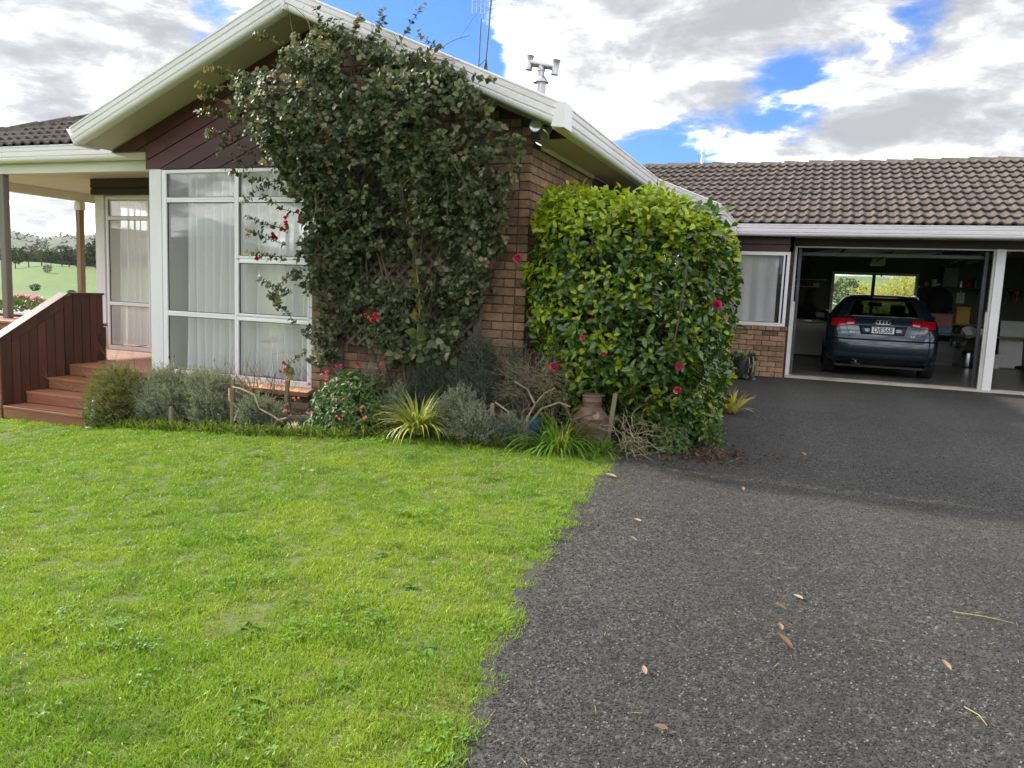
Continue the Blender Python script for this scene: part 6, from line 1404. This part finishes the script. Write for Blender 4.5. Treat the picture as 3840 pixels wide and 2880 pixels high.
for p, q in (((-.10, 0, 0), (.005, 0, .55)), ((.07, 0, 0), (.0, 0, .55))): MB().tube([Vector(p), Vector(q)], .008, 6).build('stay', 'dark_steel', an)
MB().tube([Vector((.0, -.015, .5)), Vector((-.17, -.02, .35)), Vector((-.13, -.02, .10)), Vector((-.02, -.02, .12)), Vector((.03, -.015, .9))], .004, 5).build('cable', 'black_plastic', an)
gr2 = thing('aerial_grid', (0, 0, 0), 'x', 'x'); bpy.data.objects.remove(gr2)
b = MB()
for i in range(9): x = -.20+i*.05; b.tube([Vector((x, .02+.06*(abs(i-4)/4)**2*-1, 1.08)), Vector((x, .02-.06*(abs(i-4)/4)**2, 1.62))], .0028, 4)
for j in range(12): z = 1.08+j*.049; b.tube([Vector((-.20+.05*i, .02-.06*(abs(i-4)/4)**2, z)) for i in range(9)], .0028, 4)
b.build('grid', 'steel', an)
MB().tube([Vector((.05, .02, 1.33)), Vector((.05, -.16, 1.33))], .008, 6).build('boom', 'dark_steel', an)
vp = thing('vent_pipe', (-2.42, 16.9, 2.75), 'small white capped vent pipe on the garage ridge', 'pipe'); MB().lathe([(.032, 0), (.032, .29), (.030, .29)], 16).build('pipe', 'white_wood', vp, True); MB().lathe([(.045, .29), (.045, .31), (.02, .355), (.012, .39), (.0, .39)], 16).build('cap', 'white_wood', vp, True)
# ---------------------------------------------------------------- weeds in the lawn
def weed(x, y, n, s, lab, m='weed_leaf', w_=.42, flat=.45):
    o = thing('lawn_weed', (x, y, G1(x, y)), lab, 'weed', 'flat weeds in the lawn')
    a = np.arange(n)*2.39996; out = np.stack([np.cos(a), np.sin(a), 0*a], 1); d = out+rng.normal(0, .3, (n, 3))*[1, 1, 0]+np.array([0, 0, 1.])*rng.uniform(.0, flat*.7, n)[:, None]
    base = leaf_shape(w_, .2, .35); me = shared(base, m)
    M = frames_from(d, np.tile([0, 0, 1.], (n, 1))-out*.2+rng.normal(0, .25, (n, 3)), rng.uniform(.45, 1.15, n)*s*.62)
    for i in range(n): q = link('leaf', me, o); q.matrix_basis = mat4(M[i], (rng.normal(0, s*.25), rng.normal(0, s*.25), .012))
for x, y, n, s, lab in ((-5.13, 4.97, 9, .11, 'dark leafy weed far out on the lawn towards the steps'), (-4.07, 5.06, 10, .13, 'dark leafy weed on the lawn below the bare lavender'), (-2.06, 2.43, 14, .10, 'pale broad leaved weed patch in the near lawn'), (-1.68, 2.04, 12, .13, 'broad ribbed plantain at the bottom of the lawn'), (-1.67, 3.10, 9, .10, 'green rosette weed near the driveway edge'), (-2.03, 2.74, 10, .09, 'leafy weed just behind the pale weed patch'), (-2.02, 3.41, 12, .08, 'small weed cluster in the middle of the lawn'), (-2.39, 2.51, 11, .07, 'small pale weed left of the broad patch'), (-1.45, 2.25, 7, .09, 'small plantain next to the large ribbed one'), (-3.1, 4.1, 9, .07, 'small weed at mid distance in the lawn'), (-1.30, 2.6, 8, .09, 'weed close to the driveway kerb line')):
    weed(x, y, n, s, lab)
for x, y, lab in ((-3.45, 4.70, 'white daisy pair in the lawn, left bloom'), (-3.36, 4.69, 'white daisy pair in the lawn, right bloom')): 
    o = thing('daisy', (x, y, G1(x, y)+.03), lab, 'flower', 'daisies in the lawn'); flower(o, (0, 0, 0), (0, -.3, 1), .035, 'pale_leaf', 12)
# ---------------------------------------------------------------- fallen leaves on the driveway
def fallen(x, y, s, rz, lab, m='dry_leaf', curl=.35):
    o = link('fallen_leaf', shared(leaf_shape(.45, .35, -curl), m, 'fallen_leaf'), None, (x, y, G1(x, y)+.018), (rng.normal(0, .15), rng.normal(0, .2), rz), lab, 'leaf', 'fallen leaves on the driveway', scale=s)
for x, y, s, rz, lab in ((.04, 3.21, .085, 1.2, 'largest tan fallen leaf in the middle of the driveway'), (-.01, 3.38, .055, .3, 'curled leaf just above the largest fallen leaf'), (-.33, 2.43, .055, 2.2, 'reddish fallen leaf near the bottom of the driveway'), (.07, 3.78, .055, .9, 'pale leaf further up the driveway middle'), (-.82, 4.24, .055, 2.0, 'orange leaf near the lawn edge of the driveway'), (-.88, 4.62, .045, 1.4, 'small white leaf near the lawn edge'), (-1.28, 5.62, .09, 1.5, 'pale leaf at the far lawn corner of the driveway'), (-.36, 5.7, .05, .2, 'tan leaf in front of the camellia'), (-.58, 4.98, .05, 2.6, 'bent leaf on the sunlit seal'), (.0, 3.62, .05, 1.7, 'thin leaf left of the pale one'), (-.47, 2.75, .045, .4, 'tiny leaf low on the driveway left'), (.25, 8.6, .06, 1.1, 'pale leaf on the shaded seal'), (.05, 7.2, .07, .5, 'brown leaf at the shadow edge'), (-.45, 7.9, .06, 2., 'leaf beside the camellia foot'), (.62, 3.3, .05, .7, 'small tan leaf at the right of the driveway')):
    fallen(x, y, s, rz, lab)
n = 260; x = rng.uniform(-1.4, 2.2, n); y = rng.uniform(2., 7., n); M = frames_from(np.stack([rng.normal(0, 1, n), rng.normal(0, 1, n), 0*x], 1), np.tile([0, 0, 1.], (n, 1)), np.stack([rng.uniform(.0012, .0025, n), rng.uniform(.02, .07, n), np.full(n, .02)], 1))
link('dry_straws', scatter('dry_straws', NEEDLE, M, np.stack([x, y, gh(x, y)+.014], 1), 'straw'), None, label='dry straw bits scattered over the driveway', cat='straw', kind='stuff')
for x, y, l, a, lab in ((.72, 3.95, .24, 1.65, 'long dry stalk on the right side of the driveway'), (.82, 3.05, .26, 1.1, 'forked dry stalk at the lower right of the driveway'), (.62, 3.02, .12, 2.7, 'short bent stalk left of the forked one')):
    d = Vector((math.sin(a), math.cos(a), 0)); o = thing('dry_stalk', (x, y, G1(x, y)+.014), lab, 'stalk', 'dry stalks on the driveway'); MB().tube([d*0, d*l*.5+Vector((.01, 0, .006)), d*l], [.0025, .002, .001], 5).build('stem', 'straw', o); MB().tube([d*l*.55, d*l*.7+Vector((.02, .02, .004))], .0014, 4).build('side_stem', 'straw', o)
gn.scale = (.82,)*3
n = 300; x = rng.normal(-.75, .22, n); y = 6.75+rng.normal(0, .22, n)+.35*(x+.75); k = (x > -1.4); x, y = x[k], y[k]; n = len(x)
link('leaf_litter', scatter('leaf_litter', leaf_shape(.45, .35, -.4), frames_from(rand_unit(n)*[1, 1, .25], np.tile([0, 0, 1.], (n, 1)), rng.uniform(.025, .06, n)), np.stack([x, y, gh(x, y)+.015], 1), 'brown_leaf'), None, label='brown leaf litter at the foot of the camellia', cat='leaves', kind='stuff')
# ---------------------------------------------------------------- beyond the house
leafmat('pine', [(.018, .032, .016), (.028, .046, .022), (.022, .038, .02)], .8, .1, .1); leafmat('grey_tree', [(.10, .10, .075), (.13, .125, .095), (.08, .085, .06)], .8, .15, .1); leafmat('far_green', [(.045, .07, .025), (.065, .09, .03), (.035, .055, .02)], .8, .15, .1)
def crown(c, rx, rz, n, m, parent, leaf=.6, pts=None, lumpy=.35):
    u = rand_unit(n); k = 1+lumpy*np.array([mnoise.noise(Vector(q)*2.2+Vector((c[0], c[1], 0))) for q in u]); p = u*np.array([rx, rx, rz])*k[:, None]*(rng.uniform(.45, 1, (n, 1))**.5)
    link('crown', scatter('crown', LEAFW, frames_from(rand_unit(n), rand_unit(n), rng.uniform(.6, 1.2, n)*leaf), p+np.array(c), m), parent)
def far_tree(name, az, r, h, w_, m, lab, n=500, leaf=None, group='trees across the paddock', trunk=.3):
    x, y = r*math.sin(rad(az)), r*math.cos(rad(az)); z = G1(x, y); o = thing(name, (x, y, z), lab, 'tree', group)
    MB().tube([Vector((0, 0, -.5)), Vector((0, 0, h*.7))], [h*.03, h*.012], 6).build('trunk', 'bark', o)
    for i in range(3): a = rng.uniform(0, 6.28); MB().tube([Vector((0, 0, h*(.3+.12*i))), Vector((math.cos(a)*w_*.35, math.sin(a)*w_*.35, h*(.5+.12*i)))], [h*.014, h*.006], 5).build('limb', 'bark', o)
    crown((0, 0, h*(trunk+(1-trunk)/2)), w_/2, h*(1-trunk)/2, n, m, o, leaf or w_*.10)
TR = [(-53.9, 330, 7.5, 8, 'far_green', 'dark tree at the left end of the paddock line'), (-53.2, 335, 8, 6, 'grey_tree', 'bare grey tree at the left of the paddock line'), (-52.5, 345, 10, 6, 'grey_tree', 'tall bare tree rising over the paddock line'), (-52.0, 330, 5.5, 6, 'far_green', 'low green tree in the paddock line'), (-51.4, 335, 8, 7, 'grey_tree', 'feathery grey tree in the middle of the paddock line'), (-51.0, 330, 7.5, 4, 'pine', 'narrow dark conifer in the paddock line'), (-50.6, 330, 6, 7, 'grey_tree', 'grey thicket tree right of the narrow conifer'), (-50.1, 335, 8, 9, 'grey_tree', 'wide grey tree behind the far verandah post'), (-49.5, 325, 9, 10, 'far_green', 'green tree just right of the far verandah post'), (-48.9, 310, 13, 11, 'pine', 'big dark pine at the right of the paddock'), (-52.9, 215, 1.7, 2.3, 'pine', 'round dark bush out in the paddock'), (-50.9, 190, .9, 1.7, 'pine', 'small dark bush lower in the paddock'), (-52.2, 290, 2.6, 2.6, 'grey_tree', 'small bare tree on the paddock slope')]
for az, r, h, w_, m_, lab in TR: far_tree('paddock_tree', az, r, h, w_, m_, lab, 420, trunk=.0 if r < 300 else .2)
# dark pine woods on the rise
n = 900; az = rng.uniform(-60, -44, n); r = rng.uniform(690, 960, n); x = r*np.sin(np.radians(az)); y = r*np.cos(np.radians(az)); z = gh(x, y); hh = rng.uniform(7, 12, n)*np.interp(az, [-60, -53, -51.5, -50, -44], [.7, .75, .95, 1.3, 1.5])
k = 26; u = rand_unit(n*k); u[:, 2] = np.abs(u[:, 2])*1.0
P = np.repeat(np.stack([x, y, z], 1), k, 0)+u*np.stack([np.repeat(hh*.28, k), np.repeat(hh*.28, k), np.repeat(hh, k)], 1)*rng.uniform(.5, 1, (n*k, 1))
link('pine_forest', scatter('pine_forest', LEAFW, frames_from(rand_unit(n*k), rand_unit(n*k), rng.uniform(2.5, 5, n*k)), P, 'pine'), None, label='dark pine woods on the rise beyond the paddock', cat='forest', kind='stuff')
n = 260; az = rng.uniform(-62, -40, n); r = rng.uniform(1900, 2600, n); x = r*np.sin(np.radians(az)); y = r*np.cos(np.radians(az)); z = gh(x, y); k = 8
P = np.repeat(np.stack([x, y, z], 1), k, 0)+rng.normal(0, 3, (n*k, 3)); link('hill_trees', scatter('hill_trees', LEAFW, frames_from(rand_unit(n*k), rand_unit(n*k), rng.uniform(3, 6, n*k)), P, 'pine'), None, label='scattered trees on the distant bare hill', cat='trees', kind='stuff')
# flowers in the far planter
for nm, x, y, z, rx, h, ml, mf, nl, lab in (('azalea', -13.6, 10.1, -1.02, .75, .55, 'azalea_leaf', 'azalea_petal', 900, 'pink flowering azalea beyond the steps'), ('bedding_plant', -12.6, 9.25, -.70, .62, .26, 'rhodo_leaf', None, 500, 'low glossy dark green plant in the red planter')):
    s = thing(nm, (x, y, z), lab, 'shrub'); P, D = dome((0, 0, 0), rx, .4, h, nl, .3, 1.); link('foliage', scatter('foliage', LEAF, frames_from(D+rand_unit(nl)*.8, rand_unit(nl), rng.uniform(.05, .08, nl)), P, ml), s)
    b = MB(); [branch(b, (0, 0, 0), (rng.normal(0, .8), rng.normal(0, .4), .7), h*.8, .008, 1, .4, .1, 4, 2) for i in range(6)]; b.build('stems', 'twig', s)
    if mf:
        P, D = dome((0, 0, 0), rx, .4, h*1.02, 700, .9, 1.); k_ = P[:, 2] > h*.45; P, D = P[k_], D[k_]; link('blossom', scatter('blossom', PETAL, frames_from(D+rand_unit(len(P))*.8, rand_unit(len(P)), rng.uniform(.04, .06, len(P))), P, mf), s, kind='stuff')
# seen through the garage back window
def back_shrub(name, x, y, rx, h, m_, lab, n=900, leaf=.12, ln=.3):
    s = thing(name, (x, y, G1(x, y)), lab, 'shrub'); P, D = dome((0, 0, 0), rx, rx*.7, h, n, .3, 1.); link('foliage', scatter('foliage', leaf_shape(ln, .2, .6), frames_from(D+rand_unit(n)*.7, np.array([[0, 0, 1.]])+rand_unit(n)*.3, rng.uniform(.6, 1.2, n)*leaf), P, m_), s)
    b = MB(); [branch(b, (0, 0, 0), (rng.normal(0, .5), rng.normal(0, .5), 1), h*.7, .03, 1, .3, .1, 4, 2) for i in range(5)]; b.build('stems', 'bark', s)
back_shrub('golden_shrub', 1.40, 25.5, .70, 1.98, 'gold_fern', 'golden feathery shrub in the left pane of the garage back window', 2600, .20, .22)
back_shrub('golden_shrub', 2.6, 26.5, 1.35, 2.35, 'gold_fern', 'larger golden feathery shrub in the right pane of the garage back window', 4200, .22, .22)
back_shrub('back_hedge', 1.5, 23.2, 1.9, 1.18, 'back_leaf', 'leafy hedge just outside the garage back window', 2200, .09, .5)
far_tree('dark_tree', 1.95, 60, 2.9, 2.6, 'far_green', 'dark round tree on the slope seen through the garage window', 1200, .16, None)
sh = thing('shed', (.85, 40., G1(.85, 40.)), 'grey shed with a sloping white roof edge seen through the garage window', 'shed'); MB().box(-2., .4, -1, 3, -.2, 1.25).build('wall', 'white_panel', sh); MB().add([(-2.2, -1.3, 1.9), (.75, -1.3, 1.02), (.75, 3.3, 1.02), (-2.2, 3.3, 1.9), (-2.2, -1.3, 1.98), (.75, -1.3, 1.10), (.75, 3.3, 1.10), (-2.2, 3.3, 1.98)], [(0, 3, 2, 1), (4, 5, 6, 7), (0, 1, 5, 4), (1, 2, 6, 5), (2, 3, 7, 6), (3, 0, 4, 7)]).build('roof', 'white_metal', sh)
# ---------------------------------------------------------------- the air
m = bpy.data.materials.new('haze'); m.use_nodes = True; t = NT(m.node_tree); MATS['haze'] = m
pvn = t.n('ShaderNodeVolumePrincipled', Color=(.80, .88, 1.), Density=.000045, Anisotropy=.3); o_ = t.n('ShaderNodeOutputMaterial'); t.nt.links.new(pvn.outputs[0], o_.inputs['Volume'])
MB().box(-5200, 5200, -5200, 5200, -9, 260).build('haze', 'haze', None, kind='stuff', label='thin pale haze over the distant hills', cat='haze')
for o in list(COL.objects):
    if o.get('_w'): del o['_w']
